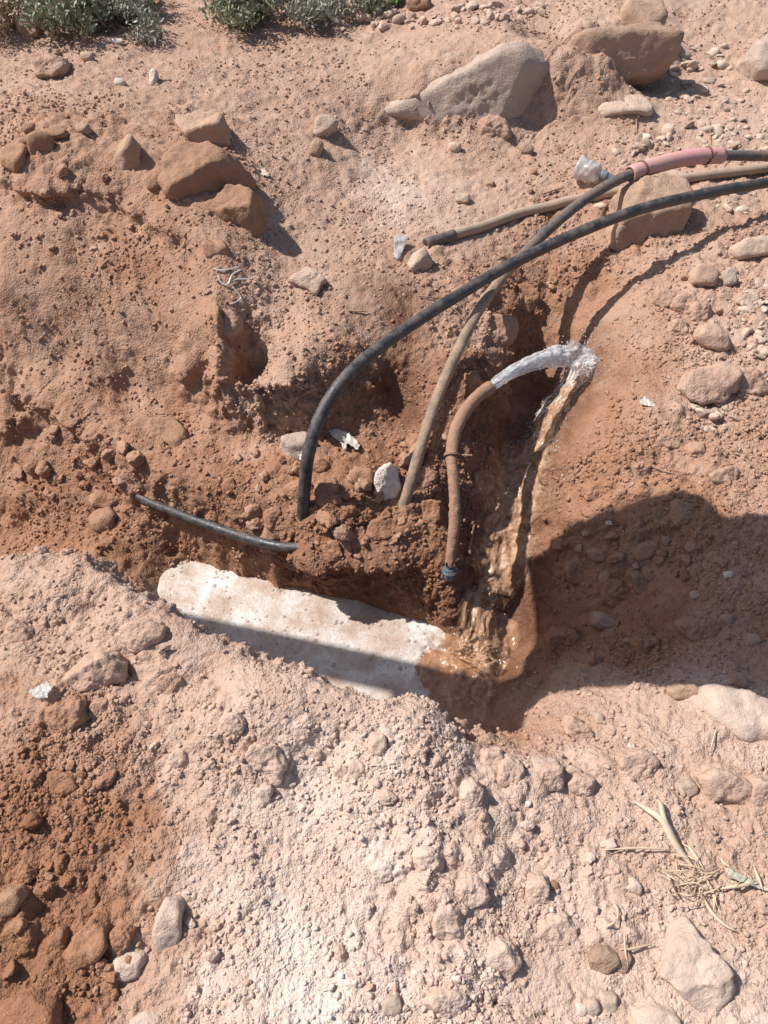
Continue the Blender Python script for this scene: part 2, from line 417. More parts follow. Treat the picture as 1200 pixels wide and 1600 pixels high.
d = 0.012 * fbm(q, 22, 4, 2, 0.6) * (0.35 + L)
rid = 1 - np.abs(fbm(q, 9, 4, 8, 0.6)) * 2
d += 0.012 * np.clip(rid - 0.45, 0, 1) * L * patch
b1 = domes(q, 0.085, 100, 0.42); b2 = domes(q + 3.3, 0.042, 200, 0.5); b3 = domes(q + 7.7, 0.021, 300, 0.6)
d += 0.085 * 0.62 * b1 * np.clip(L * 1.5 - .55, 0, 1) * patch
d += 0.042 * 0.8 * b2 * np.clip(L * 1.3 - .2, 0, 1) * (0.4 + .6 * patch)
d += 0.021 * 0.8 * b3 * np.clip(L * 1.2, 0.25, 1)
d += 0.0055 * fbm(q, 90, 3, 9, 0.65) * (0.35 + L * (.4 + .6 * patch))
shore = np.clip(np.abs(Pf[idx][:, 2] + .447) / .05, 0.12, 1)
# steep cut faces: rough vertical tears left by the bucket
steep = np.clip((0.75 - N.reshape(-1, 3)[idx, 2]) / 0.35, 0, 1)
qs = q * np.array([1, 1, 0.22], np.float32)
d += steep * ((0.026 + .022 * (Pf[idx][:, 2] > -.17)) * fbm(qs, 18, 5, 41, 0.6) + 0.014 * fbm(q, 40, 3, 44))
d = d * np.where((Pf[idx][:, 0] > -1.0) & (Pf[idx][:, 0] < .45) & (Pf[idx][:, 1] > .8) & (Pf[idx][:, 1] < 1.9), shore, 1)
# grooves scraped by bucket teeth on the left slope
for (gu, gv, gr, ga) in ((255, 470, .34, .014), (70, 470, .25, .008), (340, 830, .2, .008), (960, 600, .22, .005)):
    gp = base_hit(gu, gv)
    mk = np.exp(-(((q[:, 0] - gp[0]) ** 2 + (q[:, 1] - gp[1]) ** 2) / gr ** 2) ** 2)
    ql = np.stack([q[:, 0] * .98 + q[:, 1] * .18 + .3 * q[:, 2], (q[:, 1] * .98 - q[:, 0] * .18) * .1, q[:, 2] * 0], 1).astype(np.float32)
    d = d * (1 - .55 * mk) + mk * ga * fbm(ql, 24, 4, 61, .6)
# shrinkage cracks in the dried mud at the bottom of the picture
for line in ([(735, 1600), (757, 1575), (782, 1562), (788, 1530), (793, 1510)], [(782, 1562), (798, 1566), (796, 1600)], [(757, 1575), (768, 1545), (760, 1530)], [(798, 1566), (830, 1590), (850, 1585)], [(880, 1545), (890, 1575)], [(960, 1565), (985, 1600)]):
    W_ = np.array([base_hit(u, v)[:2] for u, v in line])
    qj = q[:, :2] + .006 * np.stack([vnoise(q, 60, 81), vnoise(q, 60, 82)], 1)
    for a_, b_ in zip(W_[:-1], W_[1:]):
        e_ = b_ - a_; t_ = np.clip(((qj - a_) @ e_) / (e_ @ e_), 0, 1)
        dist_ = np.linalg.norm(qj - a_ - t_[:, None] * e_, axis=1)
        d -= .009 * np.exp(-(dist_ / .0026) ** 2)
disp[idx] += d
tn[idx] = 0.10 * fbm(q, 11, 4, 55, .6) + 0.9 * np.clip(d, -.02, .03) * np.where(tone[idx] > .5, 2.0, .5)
V = Pf + Nf * disp[:, None]
def overhang(line, reach, spread, seed):
    W_ = np.array([at_z(*r) for r in line])
    sel = np.where((Pf[:, 0] > W_[:, 0].min() - .2) & (Pf[:, 0] < W_[:, 0].max() + .2) & (Pf[:, 1] > W_[:, 1].min() - .25) & (Pf[:, 1] < W_[:, 1].max() + .25))[0]
    p_ = V[sel]; best = np.full(len(sel), 9.0); ox = np.zeros((len(sel), 2))
    par = np.zeros(len(sel)); ns_ = len(W_) - 1
    for i_, (a_, b_) in enumerate(zip(W_[:-1], W_[1:])):
        e_ = b_ - a_; t_ = np.clip(((p_ - a_) @ e_) / (e_ @ e_), 0, 1)
        dd_ = np.linalg.norm((p_ - a_ - t_[:, None] * e_) * np.array([1, 1, 1.4]), axis=1)
        o_ = np.array([e_[1], -e_[0]]) / np.hypot(e_[0], e_[1]); m_ = dd_ < best
        best[m_] = dd_[m_]; ox[m_] = o_; par[m_] = ((i_ + t_) / ns_)[m_]
    am = reach * np.clip(.55 + 1.1 * fbm(p_, 9, 3, seed), 0, 1.4) * np.exp(-(best / spread) ** 2)
    am = am * np.clip(np.minimum(par, 1 - par) / .18, 0, 1)
    V[sel, 0] += (ox[:, 0] * am).astype(V.dtype); V[sel, 1] += (ox[:, 1] * am).astype(V.dtype); V[sel, 2] -= (am * .25).astype(V.dtype)
overhang([(200, 570, .0), (260, 585, .01), (300, 585, .03), (345, 580, .07), (400, 588, .11), (440, 582, .12), (480, 575, .12), (550, 570, .10)], .075, .055, 51)
overhang([(360, 830, -.27), (430, 848, -.25), (480, 857, -.23), (560, 852, -.22), (630, 860, -.23), (700, 876, -.25)], .07, .05, 52)
overhang([(0, 610, -.06), (60, 610, -.06), (130, 650, -.09), (180, 700, -.13)], .05, .05, 53)
overhang([(0, 266, .39), (60, 285, .375), (130, 288, .365), (185, 304, .35), (240, 338, .325), (300, 376, .29)], .05, .045, 55)
overhang([(0, 640, -.1), (30, 637, -.1), (60, 645, -.12)], .06, .05, 56)
overhang([(760, 440, .10), (790, 482, .085), (797, 520, .055), (778, 560, .035), (752, 604, .01)], .05, .05, 54)
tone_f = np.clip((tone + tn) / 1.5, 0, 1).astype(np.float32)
nA, nB = len(TH), NR + NFAR
a = np.arange(nA); a2 = (a + 1) % nA
jj = np.arange(nB - 1)
F = np.stack([(a[:, None] * nB + jj), (a2[:, None] * nB + jj), (a2[:, None] * nB + jj + 1), (a[:, None] * nB + jj + 1)], -1).reshape(-1, 4)
ground = mesh_obj('ground', V, F, M['soil'])
tag(ground, 'red and pale dusty soil dug open by a trench', None, None, 'structure')
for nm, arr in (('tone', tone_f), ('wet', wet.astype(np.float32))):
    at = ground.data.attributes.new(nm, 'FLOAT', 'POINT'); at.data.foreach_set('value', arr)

# a coarser copy of the sheet for resting things on it
sub_i = np.concatenate([np.arange(0, NC, 2)]); sub_j = np.arange(0, NR, 2)
VV = V.reshape(nA, nB, 3)[sub_i][:, sub_j]
na, nb = len(sub_i), len(sub_j)
tri = (np.arange(na - 1)[:, None] * nb + np.arange(nb - 1)[None])
tri = np.stack([tri, tri + nb, tri + nb + 1, tri + 1], -1).reshape(-1, 4)
BVH = BVHTree.FromPolygons(VV.reshape(-1, 3).tolist(), tri.tolist())
def hit(u, v):
    d = Vector(ray(u, v)); p, n, i, t = BVH.ray_cast(Vector(EYE), d.normalized())
    if p is None:
        q = base_hit(u, v); return np.array(q), np.array([0, 0, 1.0])
    if n.z < 0: n = -n
    return np.array(p), np.array(n)
def depth_of(p):
    return float((p[1]) * CP - (p[2] - CAM_H) * SP)

# ------------------------------------------------------------------ stones
ICO = {}
def ico(n):
    if n not in ICO:
        bm = bmesh.new(); bmesh.ops.create_icosphere(bm, subdivisions=n, radius=1)
        v = np.array([x.co[:] for x in bm.verts], np.float32); f = np.array([[q.index for q in p.verts] for p in bm.faces], np.int32)
        bm.free(); ICO[n] = (v, f)
    return ICO[n]
def chip(P, planes):
    """cut a star-shaped body by planes (normal, share of its reach that is kept)"""
    for n, f in planes:
        n = np.array(n, float); n /= np.linalg.norm(n)
        s = P @ n; h = f * s.max()
        P = np.where((s > h)[:, None], P * (h / np.maximum(s, 1e-6))[:, None], P)
    return P
def roughen(P, size, amp, seed, lumps=0.0):
    o = np.array([seed * 1.7, seed * 0.9, seed * 2.3], np.float32)
    n = P / np.maximum(np.linalg.norm(P, axis=1, keepdims=True), 1e-6)
    Q = (P / size).astype(np.float32) + o
    k = fbm(Q, 1.4, 4, 3, 0.55) * amp + fbm(Q, 7, 3, 5) * amp * .22
    if lumps: k = k + lumps * domes(Q, 0.45, 9, .6) + lumps * .6 * domes(Q, 0.2, 19, .6)
    if lumps: k = k + lumps * .35 * domes(Q, 0.1, 29, .6)
    return P + n * (k * size)[:, None]
CR = np.array([1, 0, 0.]); CU = np.array([0, SP, CP]); CF = np.array([0, CP, -SP])
def outline_stone(name, cat, label, mat, poly, thick, planes=(), amp=0.05, lumps=0.0, sub=4, seed=1, cuts=4, sink=0.35, group=None, tone=None, lift=0.0, base=None):
    poly = np.array(poly, float)
    c = poly.mean(0)
    vb = poly[:, 1].max()
    p0, _ = hit(c[0], (base if base else vb - 0.12 * (vb - poly[:, 1].min())))
    dep = depth_of(p0) + thick * sink - lift
    C0 = at_d(c[0], c[1], dep)
    px = dep / FPX
    A = (poly - c) * np.array([1, -1]) * px
    ang = np.arctan2(A[:, 1], A[:, 0])
    V_, F_ = ico(sub)
    # body = the outline carried through its thickness, rounded
    phi = np.arctan2(V_[:, 1], V_[:, 0])
    n = len(A); Rr = np.zeros(len(V_)) + 1e-3
    for i in range(n):
        a0, a1 = A[i], A[(i + 1) % n]
        e = a1 - a0
        den = np.cos(phi) * e[1] - np.sin(phi) * e[0]
        t = (a0[0] * e[1] - a0[1] * e[0]) / np.where(np.abs(den) < 1e-9, 1e-9, den)
        s = (np.cos(phi) * a0[1] - np.sin(phi) * a0[0]) / np.where(np.abs(den) < 1e-9, 1e-9, den) * -1
        ok = (t > 0) & (s >= -1e-6) & (s <= 1 + 1e-6)
        Rr = np.where(ok, np.maximum(Rr, t), Rr)
    sn = np.hypot(V_[:, 0], V_[:, 1]); k = 11.0
    hb = thick * 0.5
    r = ((sn / Rr) ** k + (np.abs(V_[:, 2]) / hb) ** k) ** (-1 / k)
    L3 = V_ * r[:, None]
    W3 = L3[:, :1] * CR + L3[:, 1:2] * CU - L3[:, 2:3] * CF
    rg = np.random.default_rng(seed)
    pl = list(planes)
    for _ in range(cuts):
        q = rg.normal(size=3); q[2] = abs(q[2]) * .6; pl.append((q, rg.uniform(.78, .95)))
    W3 = chip(W3, pl)
    size = float(np.sqrt(np.abs(A[:, 0]).max() * np.abs(A[:, 1]).max()))
    W3 = roughen(W3, size, amp * 1.4, seed, lumps)
    n_ = W3 / np.maximum(np.linalg.norm(W3, axis=1, keepdims=True), 1e-6)
    W3 = W3 + n_ * (.011 * fbm((W3 + C0).astype(np.float32), 34, 5, 13, .68) - .008 * np.clip(fbm((W3 + C0).astype(np.float32), 18, 3, 23), 0, 1))[:, None] * min(1, size / .06)
    o = mesh_obj(name, W3, F_, M[mat], loc=C0)
    tag(o, label, cat, group)
    if tone is not None: o['tone'] = float(tone)
    return o
def oval(u, v, w, h, rot=0, n=12, sq=2.5):
    rg = np.random.default_rng(int(u * 7 + v * 3)); n = 11
    t = np.linspace(0, 2 * math.pi, n, endpoint=False); rot = math.radians(rot)
    x = np.sign(np.cos(t)) * np.abs(np.cos(t)) ** (2 / sq) * w / 2; y = np.sign(np.sin(t)) * np.abs(np.sin(t)) ** (2 / sq) * h / 2
    jj = 1 + rg.uniform(-.17, .13, n); x = x * jj; y = y * jj
    return [(u + a * math.cos(rot) - b * math.sin(rot), v + a * math.sin(rot) + b * math.cos(rot)) for a, b in zip(x, y)]
TOP, FRONT = (0.05, -.12, 1), (0.15, -1, .18)

S = outline_stone
S('boulder', 'rock', 'long grey slab boulder set in the bank behind the bare ground', 'stone_grey', [(583, 180), (620, 165), (700, 128), (780, 92), (840, 78), (858, 95), (862, 140), (845, 178), (800, 192), (740, 212), (700, 210), (650, 195), (600, 188)], .30, [(TOP, .82), ((.05, -1, .45), .45), ((.6, -.8, .1), .7)], .05, .02, 5, 3, 6, lift=.05)
S('boulder', 'rock', 'square brown block under a rounded boulder at the back', 'stone_tan', [(862, 85), (960, 68), (1045, 48), (1052, 85), (1042, 112), (1010, 127), (950, 138), (900, 132), (866, 115)], .34, [(TOP, .8), ((.05, -1, .2), .6)], .06, .03, 5, 8, 7)
S('boulder', 'rock', 'rounded brown boulder perched on the square block at the back', 'stone_tan', [(965, 25), (985, 5), (1010, 0), (1035, 10), (1037, 45), (1015, 62), (980, 65), (962, 50)], .2, [(TOP, .8)], .07, .03, 4, 5, 4, base=88, lift=.02)
S('flat_stone', 'stone', 'cream flat slab below the square block, dusty on top', 'stone_pale', [(923, 180), (935, 165), (985, 150), (1003, 150), (1017, 175), (1015, 192), (985, 190), (935, 195)], .2, [(TOP, .45)], .05, 0, 4, 9, 3)
S('boulder', 'rock', 'smooth grey boulder cut off by the upper right edge', 'stone_grey', [(1148, 105), (1165, 85), (1200, 70), (1245, 70), (1250, 140), (1200, 148), (1165, 138)], .3, [(TOP, .75)], .04, 0, 5, 6, 2)
S('boulder', 'rock', 'upright brown block standing under the crossing pipes', 'stone_tan', [(945, 335), (962, 302), (1000, 288), (1040, 282), (1065, 292), (1072, 312), (1058, 378), (1030, 396), (975, 404), (946, 392)], .24, [((.1, -.25, 1), .78), ((.12, -1, .08), .62), ((-1, -.3, .1), .9)], .05, .015, 5, 4, 3, sink=.45, lift=.035)
S('flat_stone', 'stone', 'pale flat stone lying beneath the pink sleeve', 'stone_pale', [(985, 285), (1005, 268), (1045, 266), (1072, 283), (1045, 298), (995, 298)], .16, [(TOP, .6)], .05, 0, 4, 41, 3)
S('boulder', 'rock', 'largest reddish boulder at the rim of the scraped slope', 'stone_red', [(254, 285), (262, 262), (290, 240), (330, 235), (365, 252), (394, 275), (387, 290), (345, 308), (320, 337), (303, 340), (273, 327), (259, 305)], .34, [((-.1, -.3, 1), .62), ((.5, -.75, .0), .55)], .08, .05, 5, 12, 7)
S('boulder', 'rock', 'reddish boulder just below the largest one, jagged on top', 'stone_red', [(315, 347), (330, 325), (362, 303), (395, 297), (410, 310), (414, 350), (406, 377), (380, 377), (345, 366), (320, 357)], .28, [((-.25, -.35, 1), .62), ((-.2, -1, .1), .7), ((1, -.1, .2), .8)], .09, .06, 5, 15, 8)
S('boulder', 'rock', 'dusty boulder half buried above the largest reddish one', 'stone_tan', [(274, 190), (300, 180), (345, 183), (366, 208), (370, 230), (345, 241), (310, 239), (288, 216)], .26, [((-.1, -.2, 1), .6), ((.2, -1, .1), .7)], .10, .07, 5, 17, 6)
S('boulder', 'rock', 'upright brown stone left of the largest reddish boulder', 'stone_tan', [(186, 255), (195, 232), (212, 220), (222, 233), (227, 268), (218, 287), (196, 281), (182, 276)], .18, [((.3, -1, .2), .6), ((-.7, -.3, .8), .75)], .05, .01, 4, 18, 3)
S('stone', 'stone', 'small brown stone wedged beside the largest reddish boulder', 'stone_red', [(231, 290), (240, 270), (255, 265), (259, 290), (251, 306), (236, 303)], .09, [(TOP, .7)], .06, .02, 4, 19)
S('stone', 'stone', 'brown angular stone below the two reddish boulders', 'stone_red', [(316, 384), (330, 376), (352, 378), (363, 401), (345, 409), (325, 406)], .1, [(TOP, .7), ((.2, -1, .1), .7)], .05, 0, 4, 21)
S('stone', 'stone', 'blocky ochre stone at the left edge of the heap rim', 'stone_red', [(4, 240), (30, 225), (50, 235), (48, 265), (35, 281), (8, 266)], .14, [((-.2, -.3, 1), .6)], .06, .02, 4, 22)
S('stone', 'stone', 'dark upright stone beside the blocky ochre one', 'stone_red', [(52, 222), (72, 216), (90, 222), (90, 255), (70, 263), (54, 258)], .14, [((.2, -1, .1), .55)], .05, .01, 4, 23)
S('stone', 'stone', 'small ochre cube above the blocky stone pair', 'stone_red', [(30, 222), (45, 211), (55, 223), (46, 234), (33, 234)], .08, [(TOP, .6)], .05, 0, 3, 24)
S('stone', 'stone', 'dark brown stone uppermost in the rim cluster', 'stone_red', [(38, 203), (48, 194), (58, 198), (57, 212), (42, 213)], .08, [(TOP, .7)], .05, 0, 3, 25)
S('stone', 'stone', 'broad brown stone in the middle of the rim cluster', 'stone_red', [(74, 208), (95, 202), (112, 206), (112, 220), (92, 225), (76, 220)], .1, [(TOP, .65)], .06, .02, 4, 26)
S('stone', 'stone', 'yellowish flat topped stone right of the rim cluster', 'stone_tan', [(118, 201), (130, 195), (144, 198), (140, 214), (124, 214)], .08, [(TOP, .6)], .05, 0, 3, 27)
S('stone', 'stone', 'rounded pale stone alone on the bare upper slope', 'stone_pale', [(488, 207), (498, 190), (518, 187), (529, 199), (516, 214), (496, 223), (489, 219)], .12, [], .04, 0, 4, 28, 2)
S('stone', 'stone', 'buried pale stone just below the rounded one', 'stone_tan', oval(494, 236, 22, 26, 20), .09, [], .04, 0, 3, 29, 2)
S('stone', 'stone', 'sharp cream stone at the dark end of the beige pipe', 'stone_pale', [(634, 416), (645, 398), (666, 390), (678, 412), (668, 431), (645, 433)], .11, [((-.8, -.2, .8), .75), ((.5, -1, .1), .6)], .04, 0, 4, 31)
S('flat_stone', 'stone', 'flat diamond shaped stone on the middle slope', 'stone_pale', [(449, 440), (478, 414), (507, 432), (513, 440), (495, 463), (470, 451)], .06, [(TOP, .6)], .04, 0, 4, 32, 2)
S('flat_stone', 'stone', 'long cream stone poking in at the right edge', 'stone_pale', [(1135, 390), (1160, 378), (1200, 371), (1245, 366), (1245, 400), (1180, 406), (1146, 413), (1137, 402)], .12, [(TOP, .7)], .04, 0, 4, 33, 3)
S('clod', 'clod', 'big lumpy clod bristling with pebbles on the right bank', 'clod', [(1049, 612), (1065, 585), (1100, 577), (1130, 568), (1145, 590), (1139, 613), (1115, 632), (1080, 641), (1060, 627)], .2, [(TOP, .75)], .08, .16, 5, 34, 3, tone=.5)
S('clod', 'clod', 'dusty clod beside the pebble patch, above the biggest lump', 'clod', oval(1093, 437, 44, 38, 10), .12, [], .08, .14, 4, 35, tone=.5)
S('stone', 'stone', 'rounded grey stone near the right clods', 'stone_grey', oval(1135, 436, 22, 28, 0), .08, [], .04, 0, 4, 36, 1)
S('clod', 'clod', 'clod overhanging a shaded hollow on the right bank', 'clod', oval(1112, 530, 62, 40, 15), .12, [], .08, .16, 4, 37, tone=.5)
S('clod', 'clod', 'whitish crusted clod next to the slanting muddy pipe', 'clod', [(581, 752), (592, 731), (610, 723), (626, 736), (631, 760), (618, 779), (598, 784), (584, 773)], .11, [], .06, .12, 5, 38, 2, tone=.92)
S('clod', 'clod', 'round wet brown clod left of the whitish crusted one', 'clod', [(540, 745), (555, 728), (580, 732), (586, 755), (570, 771), (545, 766)], .1, [(TOP, .85)], .05, .05, 4, 39, 2, tone=.16)
S('boulder', 'rock', 'grey brown rock tucked behind the foot of the arching pipe', 'stone_grey', [(437, 700), (445, 680), (480, 675), (494, 690), (490, 716), (465, 727), (445, 719)], .14, [((-.1, -1, .3), .7), (TOP, .75)], .05, .01, 4, 40)
S('stone', 'stone', 'smooth brown stone lying alone in the left trench floor', 'stone_red', [(143, 806), (155, 795), (176, 791), (188, 803), (183, 823), (166, 833), (150, 829)], .1, [((-.3, -.2, 1), .7)], .03, 0, 4, 42, 2)
S('clod', 'clod', 'crumbly clod just above the smooth stone in the trench', 'clod', [(138, 775), (160, 764), (186, 770), (192, 785), (176, 796), (150, 791)], .1, [], .07, .12, 4, 43, tone=.22)
S('flat_stone', 'rock', 'broad earth covered slab on the ledge above the half buried pipe', 'stone_red', [(188, 692), (218, 652), (280, 655), (300, 683), (276, 712), (228, 722)], .2, [((0, -.35, 1), .5)], .07, .02, 5, 44, 3, sink=.6)
S('flat_stone', 'rock', 'pale pointed slab tilted up in the lower right corner', 'stone_dusty', [(1024, 1511), (1058, 1456), (1086, 1450), (1131, 1500), (1139, 1526), (1110, 1556), (1090, 1564), (1060, 1546)], .1, [((-.1, -.1, 1), .5)], .015, 0, 5, 45, 2, sink=.3)
S('stone', 'stone', 'pale grey rounded stone cut off by the bottom edge', 'stone_dusty', [(972, 1605), (988, 1573), (1020, 1565), (1052, 1575), (1064, 1607), (1050, 1635), (990, 1635)], .1, [(TOP, .7)], .02, 0, 4, 46, 1)
S('stone', 'stone', 'oval brown stone at the left edge of the red heap', 'stone_red', [(-6, 1406), (10, 1386), (35, 1381), (46, 1394), (36, 1416), (10, 1427)], .07, [], .03, 0, 4, 47, 1)
S('clod', 'clod', 'heart shaped red clod, biggest in the middle of the red heap', 'clod', [(106, 1475), (124, 1450), (150, 1430), (173, 1440), (179, 1460), (165, 1490), (140, 1513), (120, 1505)], .1, [((-.2, -.2, 1), .7)], .05, .04, 5, 48, 2, tone=.08)
S('clod', 'clod', 'huge red clod cut off by the bottom left corner', 'clod', [(-25, 1590), (10, 1552), (60, 1531), (105, 1545), (116, 1580), (96, 1622), (0, 1640)], .18, [((-.2, -.2, 1), .7)], .06, .04, 5, 49, 3, tone=.04)
def blend(t, u, v):
    p, _ = hit(u, v); g = character(np.array([p[0]], np.float32), np.array([p[1]], np.float32))[0][0] / 1.5
    return t * .5 + float(g) * .5
for (u, v, w, h, rt, t, lab) in (
    (41, 1369, 36, 26, -35, .06, 'red clod just above the oval brown stone'),
    (118, 1375, 44, 40, 10, .06, 'round red clod right of the oval brown stone'),
    (94, 1470, 26, 38, 0, .08, 'narrow red clod leaning on the heart shaped one'),
    (190, 1466, 38, 34, -30, .07, 'red clod between the heart shaped clod and pale ground'),
    (38, 1460, 78, 66, 0, .05, 'wide red clod left of the heart shaped one'),
    (112, 1432, 60, 26, 5, .07, 'flat red clod above the heart shaped one'),
    (146, 1402, 22, 36, -10, .1, 'small upright red clod above the heart shaped one'),
    (100, 1224, 52, 46, 0, .06, 'red clod high on the heap above the oval stone'),
    (110, 1116, 68, 52, -20, .1, 'dark red clod among pale clods by the white scrap'),
    (265, 1066, 44, 34, 5, .14, 'rusty red clod on the pale lip of the near bank'),
    (158, 1106, 36, 30, 0, .12, 'small red clod right of the dark red one'),
    (35, 986, 48, 36, 0, .5, 'tan clod high on the near left bank'),
    (160, 1050, 90, 64, -20, .62, 'large pale crusty clod on the near left bank'),
    (226, 990, 74, 50, -15, .6, 'pale crusty clod closest to the foam pool'),
    (365, 1131, 42, 40, 0, .66, 'pale blocky clod right of the large crusty ones'),
    (417, 1188, 60, 62, 10, .62, 'knobbly pale clod with a deep shaded side'),
    (412, 1241, 28, 42, 15, .68, 'oval pale clod under the knobbly one'),
    (284, 1183, 30, 32, 0, .7, 'smooth pale clod left of the knobbly one'),
    (488, 1178, 30, 28, 0, .7, 'pale rounded clod right of the knobbly one'),
    (535, 1205, 26, 26, 0, .6, 'grey brown clod, left one of a touching pair'),
    (558, 1200, 30, 34, 0, .62, 'grey brown clod, right one of a touching pair'),
    (590, 1162, 34, 38, 0, .6, 'rounded clod below the lip of the pool'),
    (596, 1357, 36, 34, 0, .8, 'whitish clod alone in the whitened dust'),
    (735, 1240, 36, 46, 20, .8, 'white crusted clod with a long shadow'),
    (990, 1194, 62, 50, 0, .6, 'rounded clod in front of the sunlit hollow'),
    (1128, 1232, 88, 66, 10, .62, 'wide flat topped clod above the dry leaf'),
    (905, 1142, 62, 36, 30, .5, 'slanting clod at the edge of the red slope'),
    (1190, 1240, 60, 50, 0, .6, 'clod at the right edge below the tan boulder'),
    (838, 1388, 44, 46, 0, .66, 'blocky clod with a brown pebble beside it'),
    (670, 1340, 44, 36, 0, .74, 'clod at the edge of the whitened dust'),
    (780, 1495, 62, 60, 0, .7, 'lumpy clod throwing a black shadow on cracked mud'),
    (700, 1440, 50, 70, 10, .68, 'tall lumpy clod left of the cracked mud'),
    (690, 1560, 80, 60, 0, .7, 'spongy clod near the bottom edge'),
    (730, 1390, 60, 46, -20, .68, 'crumbly clod between two dark gaps'),
    (860, 1455, 96, 50, -15, .66, 'long crust of soil with an undercut edge'),
    (800, 1205, 46, 40, 0, .62, 'clod at the top of the pale spoil'),
    (855, 1210, 50, 46, 0, .6, 'clod right of the topmost pale one'),
    (905, 1225, 50, 36, 0, .6, 'flattish clod behind the sunlit hollow stones'),
    (770, 1185, 40, 30, 0, .66, 'small clod on the lip at the pool corner'),
    (470, 770, 46, 40, 0, .2, 'red clod left of the arching pipe foot'),
    (357, 762, 30, 28, 0, .2, 'round red clod on the shelf above the half buried pipe'),
    (372, 800, 34, 26, 0, .2, 'red clod resting against the half buried pipe'),
    (432, 812, 36, 42, 0, .18, 'red clod between half buried pipe and arching pipe'),
    (510, 770, 40, 46, 0, .2, 'red clod right of the arching pipe foot'),
    (535, 800, 46, 40, 0, .16, 'shaded red clod low on the muddy shelf'),
    (595, 828, 54, 34, -10, .2, 'flat clod lodged against the slanting muddy pipe'),
    (500, 728, 30, 26, 0, .24, 'small clod behind the arching pipe'),
    (665, 745, 36, 34, 0, .32, 'clod right of the slanting muddy pipe'),
    (655, 690, 34, 26, 0, .34, 'clod high between the two muddy pipes'),
    (672, 800, 44, 44, 0, .2, 'clod between the slanting pipe and the gushing hose'),
    (560, 840, 40, 36, 0, .15, 'wet clod at the shelf edge above the pool'),
    (640, 860, 50, 44, 0, .18, 'large wet clod above the pool'),
    (600, 900, 40, 34, 0, .14, 'wet clod stuck on the pool wall'),
    (520, 860, 40, 34, 0, .14, 'wet clod hanging on the wall below the arching pipe'),
    (445, 655, 40, 36, 0, .45, 'dusty clod above the grey brown rock'),
    (350, 510, 60, 50, 10, .55, 'pale overhanging lump at the crumbling slope corner'),
    (345, 560, 40, 44, 0, .35, 'brown lump under the pale overhanging one'),
    (768, 208, 62, 36, 0, .45, 'brown clod at the foot of the long slab boulder'),
    (85, 112, 52, 36, -30, .5, 'wedge shaped clod on the far left ground'),
    (820, 470, 40, 50, 0, .25, 'red lump on the rim of the dark hollow'),
    (770, 520, 70, 56, 0, .3, 'wide red lump overhanging the dark hollow'),
    (735, 600, 30, 40, 0, .2, 'red lump behind the mouth of the gushing hose'),
    (860, 745, 40, 30, 0, .15, 'wet red lump beside the muddy stream'),
    (925, 770, 40, 30, 30, .2, 'red lump above the big shadow'),
    (1035, 468, 34, 36, 0, .5, 'square pale clod at the head of the right slope'),
    (1070, 480, 44, 34, 10, .45, 'clod right of the square pale one'),
    (1058, 516, 38, 30, 0, .45, 'clod under the square pale one on the right bank'),
    (1092, 492, 40, 34, 0, .5, 'clod over the shaded hollow of the right bank'),
    (1165, 600, 60, 40, 10, .4, 'red clod right of the big pebble studded lump'),
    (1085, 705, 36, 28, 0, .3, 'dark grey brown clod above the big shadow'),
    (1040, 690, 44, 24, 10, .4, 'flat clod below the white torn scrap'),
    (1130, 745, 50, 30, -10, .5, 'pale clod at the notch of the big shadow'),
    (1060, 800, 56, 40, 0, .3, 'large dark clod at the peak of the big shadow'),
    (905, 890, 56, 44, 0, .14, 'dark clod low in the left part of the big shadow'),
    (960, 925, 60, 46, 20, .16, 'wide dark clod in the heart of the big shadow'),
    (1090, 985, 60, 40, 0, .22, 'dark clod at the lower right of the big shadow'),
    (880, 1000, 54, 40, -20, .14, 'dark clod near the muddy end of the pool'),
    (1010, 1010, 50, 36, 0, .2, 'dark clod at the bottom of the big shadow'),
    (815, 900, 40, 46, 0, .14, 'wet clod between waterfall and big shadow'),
    ):
    S('clod', 'clod', lab, 'clod', oval(u, v, w, h, rt, 10, 2.6), (w + h) * .5 * depth_of(hit(u, v)[0]) / FPX, [], .10, .2, 5 if w > 34 else 4, int(u + v), 9, .42, tone=blend(t, u, v))
